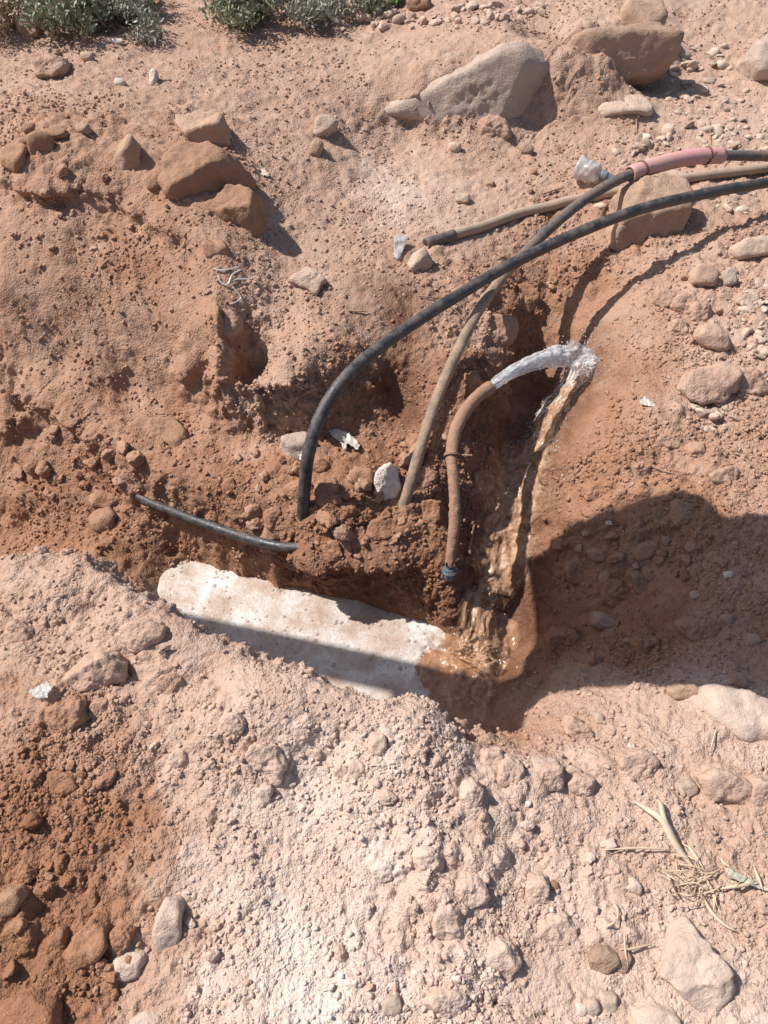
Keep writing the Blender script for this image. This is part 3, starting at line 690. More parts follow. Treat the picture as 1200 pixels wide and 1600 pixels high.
for (u, v, w, h, rt, mt, lab) in (
    (1165, 1118, 136, 74, 18, 'stone_dusty', 'big smooth tan boulder lying at the edge of the shade'),
    (1070, 1078, 52, 24, -10, 'stone_tan', 'flat tan stone at the lower rim of the shade'),
    (1071, 1228, 36, 28, -15, 'stone_pale', 'pale angular stone above the forked dry leaf'),
    (205, 1502, 54, 42, -5, 'stone_dusty', 'pale blocky stone at the edge of the red heap'),
    (266, 1446, 44, 80, 10, 'stone_dusty', 'pale half moon stone set in the dust'),
    (230, 1602, 68, 32, 0, 'stone_dusty', 'pale flat stone at the bottom edge'),
    (431, 1218, 22, 22, 0, 'stone_pale', 'small cream stone in the shadow of the knobbly clod'),
    (938, 1494, 50, 40, -10, 'stone_tan', 'blocky stone beside thin straws'),
    (972, 1500, 26, 36, 15, 'stone_tan', 'narrow stone touching the blocky one beside thin straws'),
    (950, 1562, 30, 28, 0, 'pebble', 'round tan pebble on cracked mud'),
    (925, 1572, 20, 24, 0, 'stone_grey', 'bluish pebble between a white and a tan one'),
    (908, 1577, 18, 18, 0, 'stone_white', 'small white pebble on cracked mud'),
    (992, 1384, 20, 28, -15, 'pebble', 'oval tan pebble left of the straw tuft'),
    (866, 1384, 20, 16, 0, 'stone_red', 'small brown pebble next to the blocky clod'),
    (612, 1566, 34, 30, 0, 'pebble', 'round pale pebble near the bottom edge'),
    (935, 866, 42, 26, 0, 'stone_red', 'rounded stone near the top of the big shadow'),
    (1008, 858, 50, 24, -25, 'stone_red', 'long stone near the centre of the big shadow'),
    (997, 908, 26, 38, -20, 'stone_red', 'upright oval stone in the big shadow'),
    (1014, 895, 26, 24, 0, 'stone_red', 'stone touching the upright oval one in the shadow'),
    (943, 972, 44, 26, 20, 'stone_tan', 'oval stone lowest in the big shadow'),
    (1152, 1062, 26, 26, 0, 'stone_tan', 'round stone by the tan boulder in the shade'),
    (1136, 968, 18, 18, 0, 'stone_tan', 'little round stone in the shade near the right edge'),
    (1174, 1000, 22, 22, 0, 'stone_tan', 'stone in the shade at the right edge'),
    (1086, 930, 20, 16, 0, 'stone_pale', 'pale stone in the middle of the shade'),
    (1138, 898, 16, 14, 0, 'stone_white', 'white pebble in the shade at right'),
    (710, 233, 24, 20, 0, 'stone_pale', 'cream stone below the long slab boulder'),
    (722, 312, 26, 18, 0, 'stone_pale', 'pale stone on the whitened dust by the beige pipe'),
    (822, 234, 20, 18, 0, 'stone_tan', 'brown stone below the right end of the slab boulder'),
    (42, 42, 24, 30, 0, 'stone_white', 'white stone by the shrub in the far left corner'),
    (44, 26, 36, 20, 0, 'stone_grey', 'grey stone behind the white one in the far corner'),
    (50, 50, 28, 26, 0, 'stone_tan', 'brown stone under the white one in the far corner'),
    (84, 83, 26, 10, -10, 'stone_tan', 'flat brown stone in front of the far shrub'),
    (137, 90, 20, 16, 0, 'stone_pale', 'small pale stone in front of the far shrub'),
    (240, 122, 14, 30, 5, 'stone_white', 'thin white stone standing on end'),
    (187, 129, 18, 12, 0, 'stone_white', 'white flat chip on the far left ground'),
    (185, 66, 20, 10, 0, 'stone_white', 'white stone in front of the small grey tuft'),
    (232, 62, 26, 14, 0, 'stone_white', 'white stone at the foot of the small grey tuft'),
    (655, 8, 40, 26, 0, 'stone_red', 'red brown stone next to the green plastic at the back'),
    (1168, 468, 40, 18, -10, 'stone_pale', 'pale stone right of the pebble patch'),
    (898, 1205, 26, 14, 20, 'stone_pale', 'pale chip on the red sunlit slope'),
    (935, 1122, 16, 20, 0, 'stone_pale', 'white chip stuck in the sunlit slope edge'),
    ):
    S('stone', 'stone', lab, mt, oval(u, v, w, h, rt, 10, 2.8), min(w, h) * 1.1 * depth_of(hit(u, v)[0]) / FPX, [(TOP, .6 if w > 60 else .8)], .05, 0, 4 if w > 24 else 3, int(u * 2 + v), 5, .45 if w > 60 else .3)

# ------------------------------------------------------------------ countable clods and pebbles
def lump_mesh(name, seed, sub, mat, kind):
    rg = np.random.default_rng(seed)
    v, f = ico(sub)
    P = v * np.array([1, rg.uniform(.7, 1), rg.uniform(.55, .85)])
    if kind == 'clod':
        P = chip(P, [(rg.normal(size=3), rg.uniform(.62, .9)) for _ in range(6)])
        P = roughen(P, 1.0, .26, seed, .3)
    elif kind == 'crumb':
        P = chip(P, [(rg.normal(size=3), rg.uniform(.45, .85)) for _ in range(7)])
        P = roughen(P, 1.0, .42, seed, .35)
    elif kind == 'pebble':
        P = chip(P, [(rg.normal(size=3), rg.uniform(.8, .95)) for _ in range(3)])
        P = roughen(P, 1.0, .07, seed)
    else:
        P = chip(P, [(rg.normal(size=3), rg.uniform(.5, .85)) for _ in range(8)])
        P = roughen(P, 1.0, .08, seed)
    o = mesh_obj(name, P, f, M[mat]); me = o.data
    bpy.data.objects.remove(o)
    return me
CLODS = [lump_mesh('clod', 500 + i, 4, 'clod', 'clod') for i in range(10)]
PEBS = [lump_mesh('pebble', 600 + i, 3, 'pebble', 'pebble') for i in range(8)]
RUB = [lump_mesh('rubble_stone', 700 + i, 3, 'stone_pale', 'chip') for i in range(8)]
def scatter(name, cat, label, group, meshes, zones, n, rmin, rmax, tone=None, power=2.2, flat=(.6, .95), dt=.06, sink=.15):
    wts = np.array([z[2] * z[3] for z in zones], float); wts /= wts.sum()
    for i in range(n):
        z = zones[RNG.choice(len(zones), p=wts)]
        for _ in range(6):
            a, r = RNG.uniform(0, 2 * math.pi), math.sqrt(RNG.uniform())
            u, v = z[0] + z[2] * r * math.cos(a), z[1] + z[3] * r * math.sin(a)
            if -20 < u < 1220 and -10 < v < 1620: break
        p, nn = hit(u, v)
        r = (rmin + (rmax - rmin) * RNG.uniform() ** power) * depth_of(p) / FPX
        o = bpy.data.objects.new(name, meshes[RNG.integers(len(meshes))]); COL.objects.link(o)
        o.location = p + np.array([0, 0, r * sink]) + nn * r * .15
        o.rotation_euler = (RNG.normal() * .4, RNG.normal() * .4, RNG.uniform(0, 6.28))
        s = RNG.uniform(.8, 1.2)
        o.scale = (r * s, r / s, r * RNG.uniform(*flat))
        o['label'] = label; o['category'] = cat; o['group'] = group
        if tone is not None: o['tone'] = float(np.clip(tone + RNG.normal() * dt, 0, 1))
ZR = [(80, 1260, 110, 80), (110, 1450, 130, 140), (60, 1560, 80, 60), (100, 1150, 90, 50)]
scatter('clod', 'clod', 'small red clod on the near left spoil heap', 'small red clods of the spoil heap', CLODS, ZR, 42, 7, 16, .08)
ZP = [(330, 1150, 160, 70), (560, 1200, 120, 60), (700, 1330, 120, 110), (300, 1520, 90, 80), (850, 1300, 130, 90), (200, 1020, 100, 60), (640, 1520, 140, 70), (1060, 1200, 130, 50)]
scatter('clod', 'clod', 'small pale dusty clod on the near bank', 'small pale clods of the near bank', CLODS, ZP, 38, 6, 14, .68)
ZS = [(560, 800, 110, 70), (680, 740, 60, 70), (400, 760, 80, 60), (120, 720, 110, 60)]
scatter('clod', 'clod', 'small reddish clod on the muddy shelf or trench floor', 'small clods in the trench', CLODS, ZS, 62, 7, 19, .24)
ZU = [(80, 230, 80, 50), (120, 330, 100, 70), (820, 300, 70, 50), (880, 440, 60, 40), (1090, 490, 60, 60), (960, 850, 90, 60)]
scatter('clod', 'clod', 'small brown clod on the far bank or right slope', 'small clods of the far bank', CLODS, ZU, 25, 6, 12, .36)
ZB = [(1110, 225, 100, 30), (1160, 215, 60, 30), (1190, 500, 40, 60), (1110, 650, 50, 22), (1020, 240, 60, 30), (960, 310, 40, 16), (1090, 130, 80, 70), (1160, 320, 40, 14)]
scatter('pebble', 'pebble', 'rounded pale pebble spread on the right bank', 'pebbles of the right bank', PEBS + [lump_mesh('pebble', 650 + i, 3, 'pebble', 'chip') for i in range(5)], ZB, 290, 4, 12, None, 2.2, (.5, .9), .06, -.12)
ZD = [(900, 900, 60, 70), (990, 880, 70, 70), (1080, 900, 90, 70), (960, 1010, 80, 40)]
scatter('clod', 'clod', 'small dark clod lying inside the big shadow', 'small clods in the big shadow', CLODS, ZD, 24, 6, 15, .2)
ZT = [(680, 28, 100, 18), (560, 36, 70, 12), (800, 20, 80, 16)]
scatter('rubble_stone', 'stone', 'pale angular rubble stone along the far edge', 'rubble along the far edge', RUB, ZT, 70, 5, 14, None, 1.6)

# ------------------------------------------------------------------ loose crumbs: uncountable, one object
def crumb_field():
    Pd = V[idx]
    d_ = Pd @ CF.astype(np.float32) - CAM_H * CF[2]
    u_ = 600 + FPX * Pd[:, 0] / np.maximum(d_, .1)
    v_ = 800 - FPX * (Pd[:, 1] * CU[1] + (Pd[:, 2] - CAM_H) * CU[2]) / np.maximum(d_, .1)
    ok = (u_ > -150) & (u_ < 1350) & (v_ > -60) & (v_ < 1680) & (d_ > .3)
    cl = np.clip(0.45 + 1.6 * fbm(Pd, 4.5, 4, 91, .6), .04, 1.6)
    w = np.where(ok, (lump[idx] ** 1.3) * cl * (1 - .9 * np.clip(wet[idx], 0, 1)), 0)
    n = 140000
    ii = RNG.choice(len(idx), n, p=w / w.sum())
    pos = Pd[ii] + RNG.normal(size=(n, 3)).astype(np.float32) * .0015 - Nf[idx][ii] * .001
    rad = (0.0015 + 0.0085 * RNG.uniform(size=n) ** 4.5) * np.clip(d_[ii] / 2.2, .8, 1.05)
    me = bpy.data.meshes.new('soil_crumbs')
    me.vertices.add(n); me.vertices.foreach_set('co', pos.astype(np.float32).ravel())
    def put(nm, ty, key, arr):
        a = me.attributes.new(nm, ty, 'POINT'); a.data.foreach_set(key, np.ascontiguousarray(arr, np.float32 if ty != 'INT' else np.int32).ravel())
    put('crumb_size', 'FLOAT', 'value', rad)
    put('turn', 'FLOAT_VECTOR', 'vector', np.stack([RNG.normal(size=n) * .5, RNG.normal(size=n) * .5, RNG.uniform(0, 6.28, n)], 1))
    t0 = tone_f[idx][ii] + RNG.normal(size=n) * .035 + np.where(RNG.uniform(size=n) < .03, .2, 0)
    put('tone', 'FLOAT', 'value', np.clip(t0, 0, 1))
    put('pick', 'INT', 'value', RNG.integers(0, 8, n))
    o = bpy.data.objects.new('soil_crumbs', me); COL.objects.link(o); tag(o, None, None, None, 'stuff')
    shapes = bpy.data.collections.new('crumb_shapes')
    for i in range(8):
        m_ = lump_mesh('crumb', 800 + i, 3, 'crumb', 'crumb' if i < 6 else 'chip')
        so = bpy.data.objects.new('crumb', m_); shapes.objects.link(so)
    ng = bpy.data.node_groups.new('crumbs', 'GeometryNodeTree')
    ng.interface.new_socket('Geometry', in_out='INPUT', socket_type='NodeSocketGeometry')
    ng.interface.new_socket('Geometry', in_out='OUTPUT', socket_type='NodeSocketGeometry')
    gi = ng.nodes.new('NodeGroupInput'); go = ng.nodes.new('NodeGroupOutput')
    ci = ng.nodes.new('GeometryNodeCollectionInfo'); ci.inputs['Collection'].default_value = shapes
    ci.inputs['Separate Children'].default_value = True; ci.inputs['Reset Children'].default_value = True
    ip = ng.nodes.new('GeometryNodeInstanceOnPoints'); ip.inputs['Pick Instance'].default_value = True
    def attr(nm, ty):
        a = ng.nodes.new('GeometryNodeInputNamedAttribute'); a.data_type = ty; a.inputs['Name'].default_value = nm
        return a.outputs['Attribute']
    mp = ng.nodes.new('GeometryNodeMeshToPoints')
    L_ = ng.links.new
    L_(gi.outputs[0], mp.inputs['Mesh']); L_(mp.outputs[0], ip.inputs['Points']); L_(ci.outputs[0], ip.inputs['Instance'])
    L_(attr('pick', 'INT'), ip.inputs['Instance Index'])
    e2r = ng.nodes.new('FunctionNodeEulerToRotation'); L_(attr('turn', 'FLOAT_VECTOR'), e2r.inputs[0]); L_(e2r.outputs[0], ip.inputs['Rotation'])
    L_(attr('crumb_size', 'FLOAT'), ip.inputs['Scale'])
    L_(ip.outputs[0], go.inputs[0])
    md = o.modifiers.new('crumbs', 'NODES'); md.node_group = ng
    return o
crumb_field()

# ------------------------------------------------------------------ pipes
def spline(P, n):
    P = np.asarray(P, float)
    seg = np.concatenate([[0], np.cumsum(np.linalg.norm(np.diff(P, axis=0), axis=1))])
    m = len(P); T = np.zeros_like(P)
    for i in range(m):
        a, b = max(i - 1, 0), min(i + 1, m - 1)
        T[i] = (P[b] - P[a]) / (seg[b] - seg[a])
    s = np.linspace(0, seg[-1], n); out = np.zeros((n, P.shape[1]))
    k = np.clip(np.searchsorted(seg, s, 'right') - 1, 0, m - 2)
    h = seg[k + 1] - seg[k]; t = (s - seg[k]) / h
    t = t[:, None]; h = h[:, None]
    out = (2 * t ** 3 - 3 * t ** 2 + 1) * P[k] + (t ** 3 - 2 * t ** 2 + t) * h * T[k] + (-2 * t ** 3 + 3 * t ** 2) * P[k + 1] + (t ** 3 - t ** 2) * h * T[k + 1]
    return out
def frames(C):
    T = np.gradient(C, axis=0); T /= np.linalg.norm(T, axis=1, keepdims=True)
    n = np.cross(T[0], [0.3, 0.2, 1]); n /= np.linalg.norm(n); Ns = []
    for t in T:
        n = n - t * np.dot(n, t); n /= np.linalg.norm(n); Ns.append(n)
    Ns = np.array(Ns)
    return T, Ns, np.cross(T, Ns)
def tube(name, C, rad, mat, parent=None, seg=20, wall=0.18, amp=0.0, seed=0, closed=False, lump=0.0, loc=None):
    C = np.asarray(C, float); rad = np.broadcast_to(np.asarray(rad, float), (len(C),))
    T, A, B = frames(C)
    ph = np.linspace(0, 2 * math.pi, seg, endpoint=False)
    ring = np.cos(ph)[None, :, None] * A[:, None] + np.sin(ph)[None, :, None] * B[:, None]
    r = rad[:, None] * np.ones((1, seg))
    if amp or lump:
        Q = (C[:, None] + ring * rad[:, None, None]).reshape(-1, 3).astype(np.float32) + seed
        k = amp * fbm(Q, 40, 4, seed, .6) + lump * domes(Q, .012, seed + 7, .5)
        r = r + k.reshape(r.shape) * rad.mean()
    Vt = (C[:, None] + ring * r[..., None]).reshape(-1, 3)
    n = len(C); i = np.arange(n - 1)[:, None] * seg; j = np.arange(seg)[None]; j2 = (j + 1) % seg
    Ft = np.stack([i + j, i + j2, i + seg + j2, i + seg + j], -1).reshape(-1, 4)
    # open ends show the wall and the bore
    parts_v, parts_f = [Vt], [Ft]; base = len(Vt)
    if not closed:
        for e, sgn, other in ((0, 1, 1), (n - 1, -1, -1)):
            rim = C[e] + ring[e] * r[e][:, None] * (1 - wall)
            deep = C[e] + T[e] * sgn * rad[e] * 3 + ring[e] * r[e][:, None] * (1 - wall)
            parts_v += [rim, deep]
            o_ = e * seg; f1 = np.stack([o_ + np.arange(seg), o_ + (np.arange(seg) + 1) % seg, base + (np.arange(seg) + 1) % seg, base + np.arange(seg)], -1)
            f2 = np.stack([base + np.arange(seg), base + (np.arange(seg) + 1) % seg, base + seg + (np.arange(seg) + 1) % seg, base + seg + np.arange(seg)], -1)
            if sgn == 1: f1 = f1[:, ::-1]; f2 = f2[:, ::-1]
            parts_f += [f1[:, ::-1] if False else f1, f2]; base += 2 * seg
    o = mesh_obj(name, np.concatenate(parts_v), np.concatenate(parts_f).astype(np.int32), mat, parent, loc=loc)
    return o
def pipe_material(name, base, dust, cover, scale=22, rough=.5, bumpd=.0015):
    m, nt, b = new_mat(name); co = obj_co(nt)
    n1 = noise(nt, co, scale, 6, .68); n2 = noise(nt, co, 160, 4, .7)
    f = math_n(nt, 'MULTIPLY_ADD', n1, 3.2, -1.6 + cover)
    f = math_n(nt, 'ADD', f, math_n(nt, 'MULTIPLY', math_n(nt, 'SUBTRACT', n2, .5), 1.2), clamp=True)
    c = mix_c(nt, f, base, mix_c(nt, n2, tuple(x * .8 for x in dust), dust))
    nt.links.new(c, b.inputs['Base Color'])
    nt.links.new(math_n(nt, 'MULTIPLY_ADD', f, .9 - rough, rough), b.inputs['Roughness'])
    bump(nt, b, math_n(nt, 'ADD', math_n(nt, 'MULTIPLY', f, .6), n2), bumpd, .8)
    return m
M['pe'] = pipe_material('black_pe_pipe', (.030, .032, .037), (.17, .135, .11), .30, 22, .38, .0008)
M['pe_dusty'] = pipe_material('dusty_pe_pipe', (.075, .072, .072), (.25, .18, .13), .42)
M['pe_muddy'] = pipe_material('muddy_pipe', (.15, .125, .105), (.42, .29, .20), .72, 26, .6, .003)
M['hose_mud'] = pipe_material('mud_caked_hose', (.33, .18, .125), (.40, .24, .155), .6, 30, .65, .003)
M['sleeve'] = pipe_material('pink_sleeve', (.56, .295, .275), (.52, .36, .28), .2, 12, .48, .0008)
M['wire'] = pipe_material('rusty_wire', (.10, .055, .035), (.25, .15, .09), .4, 60, .6)
M['beige'] = pipe_material('beige_pipe', (.30, .24, .19), (.46, .34, .25), .6, 16, .55, .001)
M['blue'] = pipe_material('blue_plastic', (.035, .10, .155), (.30, .18, .11), .42, 40, .35, .0008)
M['blackplastic'] = pipe_material('black_plastic', (.02, .02, .022), (.2, .13, .09), .25, 40, .4)
def px_path(rows): return np.array([at_y(u, v, y) for u, v, y in rows])

A = px_path([(474, 850, 1.60), (474, 800, 1.615), (477, 750, 1.635), (484, 700, 1.665), (503, 645, 1.73), (540, 590, 1.82), (590, 545, 1.93), (650, 503, 2.06), (720, 459, 2.20), (800, 412, 2.36), (900, 365, 2.49), (1000, 327, 2.585), (1100, 303, 2.73), (1200, 285, 2.88), (1330, 262, 3.15), (1480, 240, 3.4)])
pa = tube('black_pipe', spline(A, 220), .0188, M['pe'], amp=.01); tag(pa, 'long black pipe arching over everything, its foot planted in the shelf', 'pipe')
# mud round the foot of the arch
B = px_path([(616, 850, 1.60), (622, 820, 1.62), (640, 760, 1.67), (660, 690, 1.76), (684, 620, 1.88), (712, 555, 2.02), (745, 490, 2.19), (780, 440, 2.36), (830, 385, 2.53), (890, 330, 2.68), (940, 295, 2.79), (985, 272, 2.87), (1040, 254, 2.95), (1085, 245, 3.0), (1130, 243, 3.04), (1200, 244, 3.10), (1330, 246, 3.25), (1480, 250, 3.4)])
sb = spline(B, 240)
q0, qr = int(np.argmin(np.linalg.norm(sb - at_y(800, 416, 2.43), axis=1))), None
rB = np.full(len(sb), .020)
root = empty('grey_pipe', tuple(sb[0])); tag(root, 'grey muddy pipe slanting up from the shelf into a pink sleeve', 'pipe')
lo, hi = sb[:q0 + 1], sb[q0:]
o1 = tube('pipe_lower', lo - sb[0], .0172, M['pe_muddy'], root, amp=.06, lump=.12, seed=3); o1['label'] = 'mud spattered lower length'
o2 = tube('pipe_upper', hi - sb[0], .0188, M['pe_dusty'], root, amp=.02, seed=4)
i0 = int(np.argmin(np.linalg.norm(sb - B[11], axis=1))); i1 = int(np.argmin(np.linalg.norm(sb - B[14], axis=1)))
sl = tube('sleeve', sb[i0:i1 + 1] - sb[0], np.full(i1 - i0 + 1, .0295), M['sleeve'], root, wall=.2, amp=.015, seed=6)
sl['label'] = 'pink plastic sleeve tied over the joint'
for f in (.14, .86):
    k_ = int(i0 + (i1 - i0) * f)
    T_, A_, B_ = frames(sb[k_ - 2:k_ + 3]); t = np.linspace(0, 4 * math.pi, 70)
    c_ = sb[k_] - sb[0] + (np.cos(t)[:, None] * A_[2] + np.sin(t)[:, None] * B_[2]) * .0318 + T_[2] * ((t / (4 * math.pi) - .5) * .008)[:, None]
    tail = c_[-1] + np.linspace(0, 1, 8)[1:, None] * np.array([.005, -.01, .03])
    w_ = tube('tie_wire', np.concatenate([c_, tail]), .0022, M['wire'], sl, seg=6, closed=True)
Cp = px_path([(664, 402, 2.60), (690, 391, 2.64), (740, 365, 2.74), (800, 338, 2.86), (880, 318, 2.94), (960, 302, 3.0), (1020, 290, 3.04), (1080, 277, 3.08), (1200, 262, 3.14), (1330, 244, 3.26), (1480, 226, 3.4)])
def rest(C, r, lift=.0):
    C = C.copy()
    for i in range(len(C)):
        h = BVH.ray_cast(Vector((C[i][0], C[i][1], 3)), Vector((0, 0, -1)))[0]
        if h is not None: C[i][2] = max(C[i][2], h.z + r * .7 + lift)
    for _ in range(12): C[1:-1] = (C[:-2] + C[1:-1] * 2 + C[2:]) / 4
    return C
sc_ = rest(spline(Cp, 150), .018)
root = empty('beige_pipe', tuple(sc_[0])); tag(root, 'beige dust coated pipe lying on the bank behind the upright block', 'pipe')
tube('pipe_length', sc_ - sc_[0], .0185, M['beige'], root, amp=.03, seed=8)
cf = tube('end_cuff', sc_[:9] - sc_[0], .0205, M['pe_dusty'], root, seed=9); cf['label'] = 'dark cuff on the open end'
E = px_path([(170, 752, 1.90), (196, 768, 1.835), (230, 782, 1.79), (270, 798, 1.74), (320, 815, 1.70), (365, 833, 1.66), (410, 848, 1.62), (452, 862, 1.585), (480, 872, 1.60)])
Ew = []
for (u, v) in ((170, 756), (196, 770), (230, 783), (270, 799), (320, 816), (365, 833), (410, 849), (452, 863), (482, 872)):
    p, n = hit(u, v); Ew.append(p + n * .006)
Ew = np.array(Ew); Ew[0] += np.array([0, .06, -.02]); Ew[-1] += np.array([0, .05, -.01])
for _ in range(2): Ew[1:-1] = (Ew[:-2] + 2 * Ew[1:-1] + Ew[2:]) / 4
pe_ = tube('buried_pipe', spline(Ew, 120), .0150, M['pe'], amp=.05, seed=12); tag(pe_, 'half buried black pipe running along the trench wall left of the pool', 'pipe')
# the broken hose
Dp = px_path([(702, 905, 1.47), (703, 885, 1.48), (707, 850, 1.515), (711, 800, 1.575), (709, 750, 1.645), (706, 710, 1.71), (712, 672, 1.78), (728, 640, 1.86), (748, 618, 1.93), (766, 605, 1.98)])
sd = spline(Dp, 130)
root = empty('burst_hose', tuple(sd[0])); tag(root, 'mud caked hose standing in the shelf, open end gushing water', 'hose')
k_ = int(np.argmin(np.linalg.norm(sd - Dp[5], axis=1)))
rl = np.interp(np.linspace(0, 1, k_ + 1), [0, .25, .4, 1], [.014, .015, .0165, .0165])
tube('hose_lower', sd[:k_ + 1] - sd[0], rl, M['hose_mud'], root, amp=.14, lump=.35, seed=15)
ru = np.interp(np.linspace(0, 1, len(sd) - k_), [0, .1, .85, .93, 1], [.018, .019, .0195, .022, .0215])
tube('hose_upper', sd[k_:] - sd[0], ru, M['hose_mud'], root, amp=.07, lump=.1, seed=16)
T_, A_, B_ = frames(sd[k_ - 2:k_ + 3]); t = np.linspace(0, 4 * math.pi, 60)
c_ = sd[k_] - sd[0] + (np.cos(t)[:, None] * A_[2] + np.sin(t)[:, None] * B_[2]) * .0215 + T_[2] * ((t / (4 * math.pi) - .5) * .008)[:, None]
tw = tube('tie_wire', np.concatenate([c_, c_[-1] + np.linspace(0, 1, 8)[1:, None] * np.array([.04, -.01, .008])]), .0028, M['hose_mud'], root, seg=6, closed=True)
# blue compression nut on the hose foot
nut_c = np.array(at_y(703, 894, 1.462)); ax = (sd[6] - sd[0]); ax /= np.linalg.norm(ax)
root = empty('hose_coupling', tuple(nut_c)); tag(root, 'blue ribbed coupling nut at the foot of the burst hose', 'coupling')
prof = np.linspace(-.021, .021, 14)
rad = np.interp(prof, [-.021, -.013, -.012, .002, .003, .008, .0085, .021], [.017, .0185, .0235, .0235, .0255, .0255, .0215, .0165])
tube('nut_body', np.outer(prof, ax), rad, M['blue'], root, seg=28, seed=20)
T_, A_, B_ = frames(np.outer(prof, ax))
for k in range(10):
    a_ = 2 * math.pi * k / 10; dr = math.cos(a_) * A_[0] + math.sin(a_) * B_[0]
    side = np.cross(ax, dr); vs = []
    for l in (-.0125, .0025):
        for w in (-.003, .003):
            for r_ in (.021, .0262): vs.append(ax * l + side * w + dr * r_)
    mesh_obj('grip_rib', vs, [(0, 1, 3, 2), (4, 6, 7, 5), (0, 4, 5, 1), (2, 3, 7, 6), (1, 5, 7, 3), (0, 2, 6, 4)], M['blue'], root, False)

# ------------------------------------------------------------------ water
WZ = -.447
def water_mat(name, kind):
    m, nt, b = new_mat(name); co = geo_co(nt)
    fo = nt.nodes.new('ShaderNodeAttribute'); fo.attribute_name = 'foam'
    if kind == 'pool':
        wv = nt.nodes.new('ShaderNodeMix'); wv.data_type = 'VECTOR'; wv.inputs[0].default_value = .12
        wn_ = nt.nodes.new('ShaderNodeTexNoise'); wn_.inputs['Scale'].default_value = 6; nt.links.new(co, wn_.inputs['Vector'])
        nt.links.new(co, wv.inputs[4]); nt.links.new(wn_.outputs['Color'], wv.inputs[5]); cw_ = wv.outputs[1]
        n1 = noise(nt, cw_, 11, 7, .68); n2 = noise(nt, co, 60, 5, .65)
        v1 = voro(nt, co, 55); v2 = voro(nt, co, 130); v3 = voro(nt, co, 330)
        foamc = ramp(nt, [(.36, (.41, .30, .235)), (.47, (.50, .415, .355)), (.56, (.575, .52, .475)), (.68, (.74, .72, .70))], n1)
        msk = noise(nt, cw_, 10, 4); big = math_n(nt, 'MULTIPLY', math_n(nt, 'LESS_THAN', v1, .15), math_n(nt, 'GREATER_THAN', msk, .5))
        small = math_n(nt, 'MULTIPLY', math_n(nt, 'LESS_THAN', v2, .23), math_n(nt, 'GREATER_THAN', msk, .44))
        foamc = mix_c(nt, math_n(nt, 'MULTIPLY', math_n(nt, 'MAXIMUM', big, small), .6), foamc, (.30, .255, .225))
        lit_ = math_n(nt, 'MULTIPLY', math_n(nt, 'LESS_THAN', v3, .16), math_n(nt, 'GREATER_THAN', n1, .5))
        foamc = mix_c(nt, math_n(nt, 'MULTIPLY', lit_, .7), foamc, (.86, .85, .83))
        mud = ramp(nt, [(.3, (.27, .14, .075)), (.7, (.42, .245, .145))], n2)
        k = math_n(nt, 'ADD', fo.outputs['Fac'], math_n(nt, 'MULTIPLY', math_n(nt, 'SUBTRACT', n2, .5), .9), clamp=True)
        k = math_n(nt, 'MULTIPLY_ADD', k, 2.2, -.6, clamp=True)
        c = mix_c(nt, k, mud, foamc)
        nt.links.new(c, b.inputs['Base Color'])
        nt.links.new(math_n(nt, 'MULTIPLY_ADD', k, .26, .10), b.inputs['Roughness'])
        h = math_n(nt, 'ADD', math_n(nt, 'MULTIPLY', v2, .6), math_n(nt, 'MULTIPLY', v3, .4))
        bump(nt, b, math_n(nt, 'ADD', h, math_n(nt, 'MULTIPLY', n2, .4)), .0016, .7)
    else:
        fl = nt.nodes.new('ShaderNodeAttribute'); fl.attribute_name = 'flow'; fv = fl.outputs['Vector']
        ed = nt.nodes.new('ShaderNodeAttribute'); ed.attribute_name = 'rim'
        n1 = noise(nt, co, 34, 5, .6); n2 = noise(nt, fv, 90, 5, .7); n3 = noise(nt, fv, 38, 4, .65)
        mud = ramp(nt, [(.3, (.29, .155, .085)), (.5, (.42, .245, .145)), (.7, (.58, .40, .27))], n1)
        sp = math_n(nt, 'GREATER_THAN', math_n(nt, 'ADD', n2, math_n(nt, 'MULTIPLY', fo.outputs['Fac'], .24)), .65)
        gl = math_n(nt, 'MULTIPLY_ADD', math_n(nt, 'ADD', n3, math_n(nt, 'MULTIPLY', fo.outputs['Fac'], .18)), 4.0, -2.2, clamp=True)
        c = mix_c(nt, math_n(nt, 'MULTIPLY', gl, .55), mud, (.52, .45, .40))
        c = mix_c(nt, sp, c, (.82, .80, .78))
        nt.links.new(c, b.inputs['Base Color'])
        b.inputs['Roughness'].default_value = .09
        a_ = math_n(nt, 'SUBTRACT', math_n(nt, 'ADD', math_n(nt, 'MULTIPLY', n3, 2.6), -.30), math_n(nt, 'MULTIPLY', ed.outputs['Fac'], 1.5), clamp=True)
        nt.links.new(math_n(nt, 'MAXIMUM', math_n(nt, 'MULTIPLY', a_, .95), math_n(nt, 'MULTIPLY', sp, math_n(nt, 'SUBTRACT', 1.0, ed.outputs['Fac']))), b.inputs['Alpha'])
        bump(nt, b, math_n(nt, 'ADD', n1, math_n(nt, 'ADD', math_n(nt, 'MULTIPLY', n2, .6), n3)), .008, .7)
    b.inputs['Specular IOR Level'].default_value = .5
    return m
M['pool'] = water_mat('foamy_pool_water', 'pool'); M['stream'] = water_mat('muddy_water', 'stream')
def smooth(x, a, b):
    t = np.clip((x - a) / (b - a), 0, 1); return t * t * (3 - 2 * t)
fall_p = at_z(755, 1035, WZ)
